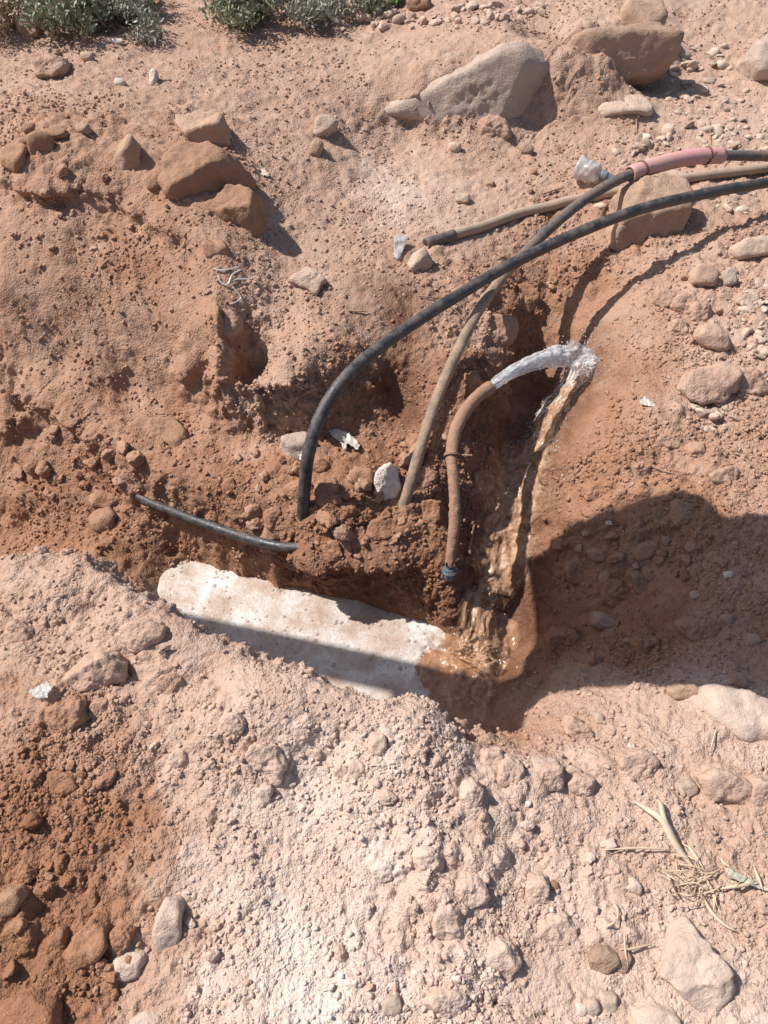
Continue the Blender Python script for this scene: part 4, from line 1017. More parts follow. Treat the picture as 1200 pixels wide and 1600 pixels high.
def pool():
    e1 = np.array([math.cos(math.radians(-21)), math.sin(math.radians(-21))]); e2 = np.array([-e1[1], e1[0]])
    o_ = at_z(500, 1000, WZ)[:2]
    s, t = np.linspace(-.62, .62, 380), np.linspace(-.34, .33, 210)
    S_, T_ = np.meshgrid(s, t, indexing='ij')
    xy = o_ + S_[..., None] * e1 + T_[..., None] * e2
    P = np.concatenate([xy, np.full(S_.shape + (1,), WZ)], -1).reshape(-1, 3).astype(np.float32)
    dd = np.hypot(P[:, 0] - fall_p[0], (P[:, 1] - fall_p[1]) * 1.1)
    edge = dd + .07 * fbm(P, 9, 4, 3)
    xb = at_z(668, 1030, WZ)[0]
    foam = smooth(xb - P[:, 0] + .35 * (P[:, 1] - 1.25) + .13 * fbm(P, 7, 5, 3, .65), -.01, .03)
    turb = 1 - smooth(dd, .08, .30)
    P[:, 2] += .0012 * fbm(P, 30, 3, 5) * foam + turb * (.022 * fbm(P, 13, 3, 6) + .009 * fbm(P, 40, 3, 8)) - .008 * turb
    P[:, 2] += foam * .0022 * domes(P, .012, 77, .3)
    n_, m_ = S_.shape
    a_ = np.arange(n_ - 1)[:, None] * m_ + np.arange(m_ - 1)[None]
    o = mesh_obj('pool_water', P, np.stack([a_, a_ + m_, a_ + m_ + 1, a_ + 1], -1).reshape(-1, 4), M['pool'])
    at = o.data.attributes.new('foam', 'FLOAT', 'POINT'); at.data.foreach_set('value', foam.astype(np.float32))
    tag(o, None, None, None, 'structure')
    return P, foam
poolP, poolF = pool()
def blobs(name, pts, rads, mat, kind='stuff', squash=1.0, sub=1):
    v, f = ico(sub); n = len(pts)
    VV_ = (v[None] * rads[:, None, None] * np.array([1, 1, squash]) + np.asarray(pts)[:, None]).reshape(-1, 3)
    FF = (f[None] + (np.arange(n) * len(v))[:, None, None]).reshape(-1, 3)
    o = mesh_obj(name, VV_, FF, mat); tag(o, None, None, None, kind); return o
m, nt, b = new_mat('bubble_film'); b.inputs['Base Color'].default_value = (.62, .55, .50, 1); b.inputs['Roughness'].default_value = .05
b.inputs['Alpha'].default_value = .45; M['bubble'] = m
m, nt, b = new_mat('white_water'); b.inputs['Base Color'].default_value = (.80, .81, .84, 1); b.inputs['Roughness'].default_value = .08
b.inputs['Transmission Weight'].default_value = .35; b.inputs['IOR'].default_value = 1.33; M['drop'] = m
ii = RNG.choice(len(poolP), 900, p=poolF / poolF.sum())
blobs('foam_bubbles', poolP[ii], .0015 + .0065 * RNG.uniform(size=900) ** 3.5, M['bubble'], squash=.8, sub=2)
def stream(name, label, rows, lift, amp, foamf, freq=26, nS=200, nT=44, seed=1, mat='stream', fit=False, bulge=.012):
    """rows: u v half-width(px)[, depth offset towards the viewer]"""
    rows = np.array(rows, float); C = []; Nn = []; Wd = []
    for r in rows:
        p, n = hit(r[0], r[1]); dpt = depth_of(p)
        off = r[3] if len(r) > 3 else 0
        if off: p = np.array(at_d(r[0], r[1], dpt - off))
        C.append(p); Nn.append(n); Wd.append(r[2] * dpt / FPX)
    C = np.array(C); Nn = np.array(Nn)
    for _ in range(2): Nn[1:-1] = (Nn[:-2] + Nn[1:-1] + Nn[2:]) / 3
    Nn = Nn + np.array([0, -.25, .25])
    data = spline(np.concatenate([C, Nn, np.array(Wd)[:, None]], 1), nS)
    c, n, w = data[:, :3], data[:, 3:6], data[:, 6]
    n /= np.linalg.norm(n, axis=1, keepdims=True)
    T = np.gradient(c, axis=0); T /= np.linalg.norm(T, axis=1, keepdims=True)
    sd_ = np.cross(T, n); sd_ /= np.linalg.norm(sd_, axis=1, keepdims=True)
    tt = np.linspace(-1, 1, nT)
    s_ = np.linspace(0, 1, nS)
    edge = w[:, None] * (1 + .35 * np.stack([fbm(np.stack([s_ * 6, s_ * 0 + sg * 3 + seed, s_ * 0], 1), 2, 3, seed) for sg in (0, 1)], 1)[:, [0]] * np.ones((1, nT)))
    P = c[:, None] + sd_[:, None] * (tt[None, :, None] * edge[..., None])
    prof = (1 - np.abs(tt) ** 3)[None, :] * bulge + lift
    Pq = P.reshape(-1, 3).astype(np.float32)
    Lq = np.stack([np.repeat(s_ * (np.linalg.norm(np.diff(c, axis=0), axis=1).sum()) * .8, nT), (tt[None] * w[:, None]).ravel(), np.zeros(nS * nT)], 1).astype(np.float32) + seed
    Lq = Lq + .012 * np.stack([fbm(Lq, 28, 3, 61), fbm(Lq, 28, 3, 62), 0 * Lq[:, 0]], 1).astype(np.float32)
    k = fbm(Lq, freq, 4, seed, .5) * amp * 1.6 + fbm(Lq, freq * 3.2, 3, seed + 3) * amp * .4
    if fit:
        Pf_ = P.reshape(-1, 3); nf_ = np.repeat(n, nT, 0)
        for q_ in range(len(Pf_)):
            o_ = Vector(Pf_[q_] + nf_[q_] * .12); h_ = BVH.ray_cast(o_, Vector(-nf_[q_]), .3)[0]
            if h_ is not None: Pf_[q_] = h_
        P = Pf_.reshape(P.shape); P[:, 1:-1] = (P[:, :-2] + P[:, 1:-1] * 2 + P[:, 2:]) / 4; P[1:-1] = (P[:-2] + P[1:-1] * 2 + P[2:]) / 4
    P = P + n[:, None] * (prof + (k.reshape(nS, nT)) * (1 - np.abs(tt) ** 4)[None])[..., None] - n[:, None] * (np.abs(tt) ** 6 * (.008 if fit else .02))[None, :, None]
    a_ = np.arange(nS - 1)[:, None] * nT + np.arange(nT - 1)[None]
    o = mesh_obj(name, P.reshape(-1, 3), np.stack([a_, a_ + 1, a_ + nT + 1, a_ + nT], -1).reshape(-1, 4), M[mat])
    fo = foamf(s_[:, None] * np.ones((1, nT)), tt[None] * np.ones((nS, 1)), k.reshape(nS, nT))
    at = o.data.attributes.new('foam', 'FLOAT', 'POINT'); at.data.foreach_set('value', fo.astype(np.float32).ravel())
    at = o.data.attributes.new('flow', 'FLOAT_VECTOR', 'POINT'); at.data.foreach_set('vector', np.ascontiguousarray(Lq * np.array([.6, 1, 1]), np.float32).ravel())
    at = o.data.attributes.new('rim', 'FLOAT', 'POINT'); at.data.foreach_set('value', np.maximum(np.abs(tt)[None] ** 2.5 * np.ones((nS, 1)), np.clip(1 - s_ / .05, 0, 1)[:, None] * .6).astype(np.float32).ravel())
    tag(o, label, None, None, 'structure')
    return P
stA = stream('stream_water', None, [(930, 556, 18), (905, 585, 42), (872, 632, 46), (846, 685, 44), (820, 730, 58), (802, 775, 72), (792, 815, 74), (785, 850, 64), (775, 890, 52), (765, 925, 42)],
       .003, .0075, lambda s, t, k: np.clip(1.0 - 3.4 * s + .3 * t + .5 * k / .012 * .3, -.6, 1), 34, 240, 80, 5, bulge=.007, fit=True)
stB = stream('waterfall', None, [(770, 905, 22, .02), (758, 930, 40, .04), (748, 955, 46, .06), (745, 985, 44, .07), (742, 1015, 44, .08), (736, 1045, 46, .05)],
       .004, .012, lambda s, t, k: -.1 + 0 * s, 30, 170, 80, 8, bulge=.014)
def jet():
    ye = hit(922, 572)[0][1] + .02
    rows = [(764, 607, 1.975)] + [(u, v, 1.975 + (ye - 1.975) * f) for u, v, f in ((790, 587, .14), (825, 570, .36), (865, 558, .62), (900, 557, .86), (928, 572, 1.0))]
    C = spline(px_path(rows), 150); n = len(C); seg = 40
    T, A_, B_ = frames(C)
    s = np.linspace(0, 1, n); R_ = np.interp(s, [0, .15, .5, .85, 1], [.015, .017, .022, .030, .026])
    ph = np.linspace(0, 2 * math.pi, seg, endpoint=False)
    Lq = np.stack([np.repeat(s * .16, seg), np.tile(np.cos(ph) * .02, n), np.tile(np.sin(ph) * .02, n)], 1).astype(np.float32)
    k = (1 - 2 * np.abs(fbm(Lq, 55, 4, 3, .6))).reshape(n, seg) * .7 + fbm(Lq, 170, 3, 8).reshape(n, seg) * .6
    r = R_[:, None] * (1 + k * np.interp(s, [0, .1, .5, 1], [.05, .35, .6, .9])[:, None])
    P = C[:, None] + (np.cos(ph)[None, :, None] * A_[:, None] + np.sin(ph)[None, :, None] * B_[:, None]) * r[..., None]
    i = np.arange(n - 1)[:, None] * seg; j = np.arange(seg)[None]; j2 = (j + 1) % seg
    o = mesh_obj('water_jet', P.reshape(-1, 3), np.stack([i + j, i + j2, i + seg + j2, i + seg + j], -1).reshape(-1, 4), M['jet'])
    at = o.data.attributes.new('flow', 'FLOAT_VECTOR', 'POINT'); at.data.foreach_set('vector', np.ascontiguousarray(Lq, np.float32).ravel())
    at = o.data.attributes.new('rim', 'FLOAT', 'POINT'); at.data.foreach_set('value', np.repeat(s, seg).astype(np.float32))
    tag(o, 'whitish water jet shooting from the burst hose', 'water jet')
    return C, R_
m, nt, b = new_mat('aerated_water'); co = geo_co(nt)
fl = nt.nodes.new('ShaderNodeAttribute'); fl.attribute_name = 'flow'
ed = nt.nodes.new('ShaderNodeAttribute'); ed.attribute_name = 'rim'
mpv = nt.nodes.new('ShaderNodeMapping'); mpv.inputs['Scale'].default_value = (.45, 1, 1); nt.links.new(fl.outputs['Vector'], mpv.inputs['Vector'])
n1 = noise(nt, mpv.outputs[0], 110, 5, .7); n2 = noise(nt, mpv.outputs[0], 50, 4, .65)
c = ramp(nt, [(.36, (.50, .46, .46)), (.5, (.74, .73, .75)), (.6, (.93, .93, .94))], n1)
nt.links.new(c, b.inputs['Base Color']); b.inputs['Roughness'].default_value = .07; b.inputs['IOR'].default_value = 1.33
b.inputs['Transmission Weight'].default_value = .35
al = math_n(nt, 'SUBTRACT', math_n(nt, 'MULTIPLY_ADD', n2, 5.0, -1.3), math_n(nt, 'MULTIPLY_ADD', math_n(nt, 'POWER', ed.outputs['Fac'], 4.0), 2.2, .2), clamp=True)
nt.links.new(math_n(nt, 'MULTIPLY_ADD', al, .66, .1), b.inputs['Alpha'])
bump(nt, b, n1, .004, .8)
M['jet'] = m
jc, jr = jet()
# splash drops
nd = 2600
k = RNG.integers(30, 140, nd)
dp = jc[k] + RNG.normal(size=(nd, 3)) * (jr[k] * np.interp(k, [60, 150], [.4, 1.5]))[:, None]
i1_ = RNG.integers(0, 95, 1500); j1_ = RNG.integers(0, stA.shape[1], 1500)
dp2 = stA[i1_, j1_] + np.abs(RNG.normal(size=(1500, 3))) * np.array([.006, -.004, .009]) * RNG.choice([-1, 1], (1500, 1)) * np.array([1, 1, 0]) + np.array([0, 0, .003])
i2_ = RNG.integers(0, stB.shape[0], 260); j2_ = RNG.integers(0, stB.shape[1], 260)
dp3 = stB[i2_, j2_] + RNG.normal(size=(260, 3)) * .012
allp = np.concatenate([dp, dp2, dp3])
blobs('water_spray', allp, .0006 + .0022 * RNG.uniform(size=len(allp)) ** 4, M['drop'])

# ------------------------------------------------------------------ litter, plants
def thin_mat(name, col, rough=.5, trans=0.0, alpha=1.0, var=.25, scale=60):
    m, nt, b = new_mat(name); co = geo_co(nt)
    n1 = noise(nt, co, scale, 4, .6)
    c = mix_c(nt, n1, tuple(x * (1 - var) for x in col), tuple(min(1, x * (1 + var)) for x in col))
    nt.links.new(c, b.inputs['Base Color']); b.inputs['Roughness'].default_value = rough
    b.inputs['Transmission Weight'].default_value = trans; b.inputs['Alpha'].default_value = alpha
    return m
M['film_white'] = thin_mat('white_plastic_film', (.46, .41, .35), .4)
M['film_clear'] = thin_mat('clear_plastic_film', (.62, .60, .58), .18, .35, .8)
M['straw'] = thin_mat('straw', (.56, .43, .30), .7)
M['dryleaf'] = thin_mat('dry_leaf', (.52, .42, .31), .6)
M['greyleaf'] = thin_mat('grey_leaf', (.40, .37, .29), .6)
M['root'] = thin_mat('root', (.34, .22, .14), .8)
M['leaf'] = thin_mat('shrub_leaf', (.235, .255, .16), .6, var=.45, scale=25)
M['leaf_grey'] = thin_mat('grey_shrub_leaf', (.31, .31, .245), .6, var=.4, scale=25)
M['leaf_dry'] = thin_mat('dry_shrub_leaf', (.38, .29, .19), .7, var=.4, scale=25)
M['green'] = thin_mat('green_plastic', (.12, .34, .08), .35)
M['capgrey'] = thin_mat('grey_cap', (.16, .18, .20), .4)

def sheet(name, label, cat, outline, mat, lift=.012, crease=.012, seed=1, n=26, curl=0.0, res=None):
    """a crumpled scrap: outline in photo pixels, draped where it lies"""
    out = np.array(outline, float); c = out.mean(0)
    lo, hi = out.min(0), out.max(0)
    uu, vv = np.meshgrid(np.linspace(lo[0], hi[0], n), np.linspace(lo[1], hi[1], n), indexing='ij')
    def inside(u, v):
        r = False
        for i in range(len(out)):
            (x0, y0), (x1, y1) = out[i - 1], out[i]
            if (y0 > v) != (y1 > v) and u < (x1 - x0) * (v - y0) / (y1 - y0) + x0: r = not r
        return r
    p0, nn = hit(c[0], c[1]); nn = nn * .6 + np.array([0, -.2, .5]); nn /= np.linalg.norm(nn)
    V_ = {}; P_ = []
    keep = np.array([[inside(uu[i, j], vv[i, j]) for j in range(n)] for i in range(n)])
    for i in range(n):
        for j in range(n):
            if keep[i, j]:
                d_ = ray(uu[i, j], vv[i, j]); t_ = (nn @ (p0 - EYE)) / (nn @ d_)
                V_[(i, j)] = len(P_); P_.append(EYE + d_ * t_)
    P_ = np.array(P_, np.float32)
    size = float(np.ptp(P_, axis=0).max())
    k = fbm(P_ / size + seed, 2.2, 4, seed, .6); k2 = 1 - 2 * np.abs(fbm(P_ / size + seed, 3.5, 3, seed + 4))
    rr_ = np.linalg.norm(P_ - P_.mean(0), axis=1) / size
    P_ = P_ + nn * (lift + crease * (k + .6 * k2) + curl * rr_ ** 2)[:, None]
    F_ = [(V_[(i, j)], V_[(i, j + 1)], V_[(i + 1, j + 1)], V_[(i + 1, j)]) for i in range(n - 1) for j in range(n - 1)
          if all(q_ in V_ for q_ in ((i, j), (i, j + 1), (i + 1, j + 1), (i + 1, j)))]
    o = mesh_obj(name, P_, F_, M[mat]); tag(o, label, cat)
    so = o.modifiers.new('thickness', 'SOLIDIFY'); so.thickness = .0012
    return o
sheet('plastic_bag', 'crumpled cream plastic bag beside the arching pipe foot', 'plastic scrap', [(509, 674), (530, 678), (556, 690), (566, 702), (560, 712), (545, 703), (541, 718), (533, 700), (520, 690)], 'film_white', .02, .02, 3)
sheet('plastic_scrap', 'clear plastic scrap standing beside the sharp cream stone', 'plastic scrap', [(614, 374), (636, 374), (630, 395), (622, 413), (613, 410)], 'film_clear', .018, .008, 5)
sheet('plastic_scrap', 'white torn scrap on the right slope above the shadow', 'plastic scrap', [(998, 628), (1008, 621), (1022, 630), (1028, 641), (1012, 637), (1000, 635)], 'film_white', .008, .006, 7)
sheet('plastic_scrap', 'wrinkled white scrap half buried on the near left bank', 'plastic scrap', [(50, 1085), (70, 1075), (84, 1066), (90, 1080), (82, 1095), (66, 1098)], 'film_clear', .010, .014, 9)
sheet('plastic_scrap', 'small white plastic lump against the arching pipe', 'plastic scrap', [(468, 712), (477, 708), (482, 716), (479, 726), (470, 722)], 'film_white', .014, .008, 11, 14)
sheet('plastic_scrap', 'black plastic shred on the lip of the near bank', 'plastic scrap', [(248, 1022), (258, 1012), (272, 1008), (268, 1016), (254, 1028)], 'blackplastic', .008, .006, 13, 16)
sheet('dry_leaf', 'tiny yellowish leaf scrap right of the largest boulder', 'leaf', [(403, 258), (410, 262), (424, 276), (420, 281), (406, 277), (408, 270)], 'dryleaf', .008, .006, 15, 16)
sheet('plastic_scrap', 'white chip of plastic inside the big shadow', 'plastic scrap', [(944, 815), (955, 814), (958, 821), (946, 822)], 'film_white', .006, .003, 17, 12)
sheet('dry_leaf', 'grey green dry leaf strip by the right edge', 'leaf', [(1128, 1358), (1136, 1355), (1160, 1370), (1185, 1382), (1205, 1392), (1200, 1396), (1160, 1383), (1132, 1372)], 'greyleaf', .014, .008, 21, 34)
sheet('green_bottle', 'bright green plastic scrap at the top edge', 'plastic scrap', [(606, 4), (618, -8), (642, -8), (640, 6), (626, 14), (610, 18)], 'green', .03, .03, 23)
# white plastic strips below the boulders
def strand(name, mat, rows, rad, parent=None, lift=.006, n=24, flat=False, loc=None):
    P_ = []
    for r in rows:
        p, nn = hit(r[0], r[1]); P_.append(p + nn * (r[2] if len(r) > 2 else lift))
    C_ = spline(np.array(P_), n)
    return C_
def ribbon_obj(name, C_, w, mat, parent=None, org=None, taper=True):
    C_ = np.array(C_); T_ = np.gradient(C_, axis=0); T_ /= np.linalg.norm(T_, axis=1, keepdims=True)
    sd2 = np.cross(T_, np.array([0, -.3, 1.0])); sd2 /= np.maximum(np.linalg.norm(sd2, axis=1, keepdims=True), 1e-6)
    n = len(C_); ww = w * (np.sin(np.linspace(.25, math.pi - .12, n)) if taper else np.ones(n))
    if org is not None: C_ = C_ - org
    V_ = np.stack([C_ - sd2 * ww[:, None], C_ + np.array([0, 0, .25]) * ww[:, None], C_ + sd2 * ww[:, None]], 1).reshape(-1, 3)
    i = np.arange(n - 1)[:, None] * 3 + np.arange(2)[None]
    F_ = np.stack([i, i + 1, i + 4, i + 3], -1).reshape(-1, 4)
    o = mesh_obj(name, V_, F_, mat, parent); so = o.modifiers.new('thickness', 'SOLIDIFY'); so.thickness = .001
    return o
org = hit(360, 430)[0]; root = empty('plastic_strips', tuple(org)); tag(root, 'tangle of dirty white plastic strips on the slope corner', 'plastic scrap')
for rows in ([(335, 421), (350, 423), (372, 419)], [(342, 431), (346, 442), (356, 446), (362, 430), (376, 423)], [(356, 446), (368, 438), (392, 438)], [(364, 449), (372, 460), (376, 467), (366, 473), (358, 478)]):
    ribbon_obj('strip', strand('', '', rows, 0, lift=.008), .0032, M['film_clear'], root, org, False)
org = hit(1040, 1300)[0]; root = empty('dry_leaf', tuple(org)); tag(root, 'forked dry maize leaf lying at lower right', 'leaf')
for rows, w_ in (([(993, 1255), (1012, 1270, .02), (1030, 1288, .026), (1046, 1314, .024), (1064, 1342, .018), (1088, 1364)], .0085), ([(1024, 1250), (1029, 1264, .022), (1036, 1290, .026), (1044, 1308, .02)], .006)):
    ribbon_obj('blade', strand('', '', rows, 0, lift=.012, n=22), w_, M['dryleaf'], root, org)
# straw tuft and stalks
org = hit(1085, 1380)[0]; root = empty('straw_tuft', tuple(org)); tag(root, 'tuft of flattened dry straw on the near right bank', 'dry grass')
rg = np.random.default_rng(5)
for i in range(40):
    cu, cv = 1078 + rg.normal() * 26, 1378 + rg.normal() * 16
    a_ = rg.normal() * .7 + (1.0 if rg.uniform() < .6 else 2.6); l_ = rg.uniform(18, 62)
    rows = [(cu - math.cos(a_) * l_ / 2, cv - math.sin(a_) * l_ / 2), (cu + rg.normal() * 4, cv + rg.normal() * 4, .012 + .02 * rg.uniform()), (cu + math.cos(a_) * l_ / 2, cv + math.sin(a_) * l_ / 2)]
    ribbon_obj('blade', strand('', '', rows, 0, lift=.004 + .012 * rg.uniform(), n=7), rg.uniform(.0006, .0016), M['straw'], root, org)
for rows in ([(1118, 1388), (1150, 1386), (1190, 1382)], [(1172, 1358), (1185, 1378), (1192, 1390)], [(1090, 1395), (1105, 1425), (1130, 1445), (1150, 1455)], [(1098, 1370), (1110, 1400), (1114, 1430)], [(1120, 1340), (1135, 1350), (1140, 1356)], [(1062, 1322), (1080, 1332), (1100, 1355)]):
    ribbon_obj('blade', strand('', '', rows, 0, lift=.012, n=12), .0035, M['straw'], root, org)
for rows, lab in (([(940, 1334), (990, 1330), (1050, 1326)], 'thin straw left of the straw tuft'), ([(962, 1481), (985, 1478), (1020, 1474)], 'thin straw lying level across the blocky stone'),
                  ([(972, 1460), (973, 1480), (975, 1508)], 'thin straw standing upright by the blocky stone'), ([(960, 1410), (962, 1430), (961, 1444)], 'short straw above the blocky stone'),
                  ([(948, 1452), (955, 1446), (960, 1438)], 'short slanting straw above the blocky stone'), ([(1120, 1142), (1112, 1160), (1104, 1178)], 'dry twig in front of the big tan boulder')):
    o = ribbon_obj('straw', strand('', '', rows, 0, lift=.012, n=12), .0022, M['straw']); tag(o, lab, 'straw')
# roots and wires on the dug faces
for rows, r_, mt, lab, cat in (
    ([(655, 465), (668, 466), (690, 470)], .003, 'root', 'short root lying under the arching pipe', 'root'),
    ([(704, 480), (716, 492), (728, 508)], .003, 'root', 'thin root leaning on the slanting pipe', 'root'),
    ([(728, 868), (735, 845), (741, 820)], .007, 'root', 'forked root sticking out beside the burst hose foot', 'root'),
    ([(668, 944), (680, 948), (694, 950)], .005, 'blackplastic', 'dark clip of plastic stuck in the wall above the pool', 'plastic scrap'),
    ([(805, 725), (840, 736), (880, 752)], .002, 'root', 'hair thin root on the right slope by the stream', 'root'),
    ([(1000, 720), (1030, 733), (1062, 745)], .002, 'root', 'hair thin root above the big shadow', 'root'),
    ([(993, 187), (994, 210), (992, 235)], .002, 'root', 'thin stalk standing below the cream flat slab', 'twig'),
    ([(1108, 190), (1110, 220), (1112, 240)], .002, 'root', 'thin stalk standing above the pink sleeve', 'twig'),
    ([(845, 305), (865, 300), (880, 295)], .004, 'root', 'twig lying left of the plastic bottle', 'twig'),
    ([(545, 488), (558, 489), (574, 488)], .004, 'root', 'stubby twig on the bare middle slope', 'twig'),
    ([(938, 350), (940, 335), (948, 322), (960, 316)], .006, 'wire', 'curled rusty strap at the corner of the upright block', 'strap'),
    ):
    C_ = strand('', '', rows, 0, lift=r_ + .004, n=20); org = C_[0].copy()
    o = tube('root' if mt == 'root' and cat == 'root' else cat.replace(' ', '_'), C_, np.interp(np.linspace(0, 1, 20), [0, .7, 1], [r_, r_ * .8, r_ * .3]), M[mt], seg=8, amp=.2, closed=True, seed=int(rows[0][0])); tag(o, lab, cat)
# crushed bottle by the pipes
bp, bn = hit(918, 286)
root = empty('plastic_bottle', tuple(bp)); tag(root, 'crushed clear plastic bottle with grey cap beside the crossing pipes', 'bottle')
dirb = np.array([.82, -.42, -.12]); dirb /= np.linalg.norm(dirb)
L_ = np.linspace(0, 1, 40); rb = np.interp(L_, [0, .01, .05, .14, .5, .76, .9, 1], [.0005, .02, .042, .05, .05, .036, .016, .0145])
cb = np.array([-.05, .03, .055]) + np.outer(L_ * .115, dirb)
T_, A_, B_ = frames(cb); ph = np.linspace(0, 2 * math.pi, 36, endpoint=False)
ring = np.cos(ph)[None, :, None] * A_[:, None] + np.sin(ph)[None, :, None] * B_[:, None]
Q_ = (cb[:, None] + ring * rb[:, None, None]).reshape(-1, 3).astype(np.float32)
rk = rb[:, None] * (1 + np.interp(L_, [0, .2, .7, .9], [.3, .5, .3, 0])[:, None] * (fbm(Q_, 22, 3, 4).reshape(40, 36) - .12))
Pb = (cb[:, None] + ring * rk[..., None]).reshape(-1, 3)
i = np.arange(39)[:, None] * 36; j = np.arange(36)[None]; j2 = (j + 1) % 36
ob = mesh_obj('bottle_body', Pb, np.stack([i + j, i + j2, i + 36 + j2, i + 36 + j], -1).reshape(-1, 4), M['film_clear'], root)
cc = cb[-1] + np.outer(np.linspace(-.012, .016, 8), dirb)
oc = tube('cap', cc, [.0185, .0195, .0195, .0195, .0195, .0195, .019, .016], M['capgrey'], root, seg=24)
# shrubs on the far edge
def shrub(name, label, u, v, wpx, hpx, mat, n, dpt=.3, seed=1, leaf=.02):
    p, _ = hit(u, v); px = depth_of(p) / FPX; W_, H_ = wpx * px / 2, hpx * px
    rg = np.random.default_rng(seed)
    root = empty(name, tuple(p)); tag(root, label, 'shrub', None)
    sv, sf, lv, lf = [], [], [], []
    def addq(arr_v, arr_f, pts_): b_ = len(arr_v); arr_v.extend(pts_); arr_f.append(tuple(range(b_, b_ + len(pts_))))
    nst = max(14, int(n / 45))
    for s_ in range(nst):
        a_ = rg.uniform(0, 6.28); rad_ = math.sqrt(rg.uniform()) 
        base = np.array([rg.normal() * W_ * .3, rg.normal() * dpt * .25, -.01])
        tip = np.array([math.cos(a_) * rad_ * W_, math.sin(a_) * rad_ * dpt, H_ * rg.uniform(.45, 1.1) * (1 - .45 * rad_ ** 2)])
        mid = base * .55 + tip * .45 + np.array([0, 0, H_ * .14]) + rg.normal(size=3) * .02
        t = np.linspace(0, 1, 9)[:, None]
        cv = (1 - t) ** 2 * base + 2 * t * (1 - t) * mid + t ** 2 * tip
        for k in range(8):
            w0 = .0035 * (1 - k / 9)
            for ax_ in (np.array([1, 0, 0]), np.array([0, 1, 0])):
                addq(sv, sf, [cv[k] - ax_ * w0, cv[k] + ax_ * w0, cv[k + 1] + ax_ * w0 * .8, cv[k + 1] - ax_ * w0 * .8])
        for _ in range(int(n / nst)):
            k = rg.uniform(.2, 1) ** .7 * 8; i0_ = int(min(k, 7)); c0 = cv[i0_] * (1 - (k - i0_)) + cv[min(i0_ + 1, 8)] * (k - i0_) + rg.normal(size=3) * .016
            d1 = rg.normal(size=3) + np.array([0, 0, .8]); d1 /= np.linalg.norm(d1); d2 = np.cross(d1, rg.normal(size=3)); d2 /= np.linalg.norm(d2)
            l_ = leaf * rg.uniform(.6, 1.3); w_ = l_ * .2
            addq(lv, lf, [c0, c0 + d1 * l_ * .5 + d2 * w_, c0 + d1 * l_, c0 + d1 * l_ * .5 - d2 * w_])
    mesh_obj('stems', sv, sf, M['root'], root, False)
    fo = mesh_obj('foliage', lv, lf, M[mat], root, False); fo['kind'] = 'stuff'
shrub('shrub', 'large green shrub in the far left corner', 118, 44, 150, 90, 'leaf', 5200, .35, 3, .026)
shrub('shrub', 'loose grey green shrub right of the large corner one', 205, 28, 120, 70, 'leaf_grey', 3000, .3, 4, .024)
shrub('shrub', 'brownish dry shrub at the very left edge', 12, 44, 80, 80, 'leaf_dry', 1600, .3, 5, .024)
shrub('shrub', 'dense low green shrub at top centre left', 385, 32, 130, 66, 'leaf', 4200, .3, 6, .025)
shrub('shrub', 'grey green shrub at top centre', 495, 22, 130, 56, 'leaf_grey', 3200, .3, 7, .024)
shrub('shrub', 'low green shrub behind the green scrap', 580, 8, 90, 40, 'leaf', 2000, .25, 8, .024)
shrub('shrub', 'small grey tuft growing among white stones', 232, 62, 50, 36, 'leaf_grey', 520, .1, 9, .022)
shrub('shrub', 'tiny grey sprig in front of the small tuft', 218, 70, 26, 16, 'leaf_grey', 160, .05, 10, .018)

# ------------------------------------------------------------------ unseen small excavator, inferred from the big shadow; arm and bucket shaped to cast it
EA = np.array([math.sin(SUN_AZ), math.cos(SUN_AZ), 0]); EH = np.array([math.cos(SUN_AZ), -math.sin(SUN_AZ), 0])
m, nt, b = new_mat('yellow_paint'); b.inputs['Base Color'].default_value = (.62, .36, .04, 1); b.inputs['Roughness'].default_value = .5; M['paint'] = m
m, nt, b = new_mat('worn_steel'); b.inputs['Base Color'].default_value = (.16, .13, .11, 1); b.inputs['Roughness'].default_value = .55; b.inputs['Metallic'].default_value = .6; M['steel'] = m
m, nt, b = new_mat('rubber'); b.inputs['Base Color'].default_value = (.03, .03, .03, 1); M['rubber'] = m
def extrude(name, prof, a0, a1, mat, parent):
    """profile in (along the arm, height), carried across the arm from a0 to a1"""
    n = len(prof); V_ = [EA * a + EH * h + np.array([0, 0, z]) for a in (a0, a1) for h, z in prof]
    F_ = [tuple(range(n - 1, -1, -1)), tuple(range(n, 2 * n))] + [(i, (i + 1) % n, n + (i + 1) % n, n + i) for i in range(n)]
    o = mesh_obj(name, V_, F_, mat, parent, False); bv = o.modifiers.new('edges', 'BEVEL'); bv.width = .012; bv.segments = 2
    return o
ex = empty('excavator', (0, 0, 0)); tag(ex, 'small yellow excavator standing left of the picture, only its shadow in view', 'excavator')
def bar(name, p, q, w0, w1, a0, a1, mat, parent):
    p, q = np.array(p, float), np.array(q, float); d_ = q - p; d_ /= np.linalg.norm(d_); n_ = np.array([-d_[1], d_[0]])
    return extrude(name, [tuple(p - n_ * w0), tuple(q - n_ * w1), tuple(q + n_ * w1), tuple(p + n_ * w0)], a0, a1, mat, parent)
bar('dipper_stick', (-4.3, 1.83), (-1.5, 1.82), .11, .085, 1.145, 1.262, M['paint'], ex)
bar('boom', (-4.2, 1.86), (-5.6, 2.75), .12, .16, 1.12, 1.29, M['paint'], ex)
bar('boom', (-5.5, 2.75), (-7.2, 1.15), .16, .14, 1.13, 1.28, M['paint'], ex)
bar('boom_cylinder', (-4.4, 2.05), (-5.6, 2.98), .03, .045, 1.17, 1.24, M['steel'], ex)
bar('shade_block', (-1.98, 1.83), (-1.52, 1.82), .085, .085, .972, 1.155, M['steel'], ex)  # unseen block added beside the stick to shade the pool's right end
bar('linkage', (-1.75, 1.86), (-1.42, 1.78), .04, .05, 1.17, 1.25, M['steel'], ex)
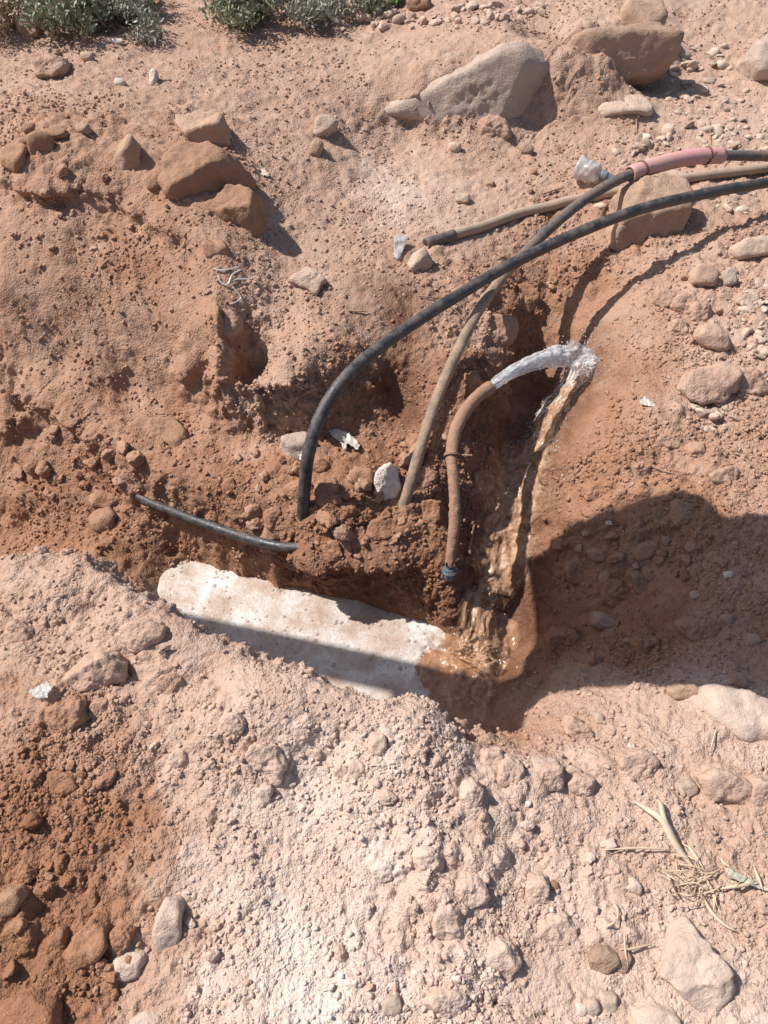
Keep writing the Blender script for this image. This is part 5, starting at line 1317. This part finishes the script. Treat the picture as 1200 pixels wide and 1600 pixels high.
shell_in = [(-1.57, 1.78), (-1.43, 1.56), (-1.26, 1.385), (-.9, 1.35), (-.52, 1.42), (-.34, 1.62)]
shell_out = [(h * 1.0 + .0, z + .03) for h, z in shell_in][::-1]
bk = extrude('bucket', shell_in + shell_out, 1.10, 1.645, M['steel'], ex)
def plan_plate(name, out, z0, z1, mat, parent):
    n = len(out); V_ = [EA * a + EH * h + np.array([0, 0, z]) for z in (z0, z1) for h, a in out]
    F_ = [tuple(range(n - 1, -1, -1)), tuple(range(n, 2 * n))] + [(i, (i + 1) % n, n + (i + 1) % n, n + i) for i in range(n)]
    return mesh_obj(name, V_, F_, mat, parent, False)
plan_plate('shadow_plate', [(-1.27, 1.5), (-.34, 1.5), (-.36, 1.685), (-.46, 1.68), (-.53, 1.645), (-.565, 1.66), (-.595, 1.705), (-.66, 1.728), (-.78, 1.714), (-.87, 1.69), (-.97, 1.672), (-1.1, 1.668), (-1.2, 1.655), (-1.25, 1.61)], 1.395, 1.42, M['steel'], bk)  # unseen plate added to the bucket, outline shaped to the shadow's upper edge
for a_ in (1.095, 1.63):
    extrude('bucket_side', shell_in + [(-.5, 1.9), (-1.2, 2.0)], a_, a_ + .02, M['steel'], bk)
for k in range(4):
    a_ = 1.14 + k * .16; bar('bucket_tooth', (-.36, 1.60), (-.28, 1.72), .02, .008, a_, a_ + .06, M['steel'], bk)
extrude('house', [(-8.6, .62), (-6.9, .62), (-6.9, 1.2), (-7.6, 1.35), (-8.7, 1.3)], .62, 1.82, M['paint'], ex)
extrude('cab', [(-8.0, 1.3), (-7.1, 1.25), (-7.25, 2.35), (-7.95, 2.4)], 1.3, 1.82, M['paint'], ex)
extrude('undercarriage', [(-8.3, .3), (-7.2, .3), (-7.3, .62), (-8.2, .62)], .9, 1.55, M['steel'], ex)
for a_ in (.55, 1.6):
    extrude('track', [(-8.9, .3), (-8.7, .12), (-6.9, .12), (-6.7, .3), (-6.9, .52), (-8.7, .52)], a_, a_ + .3, M['rubber'], ex)
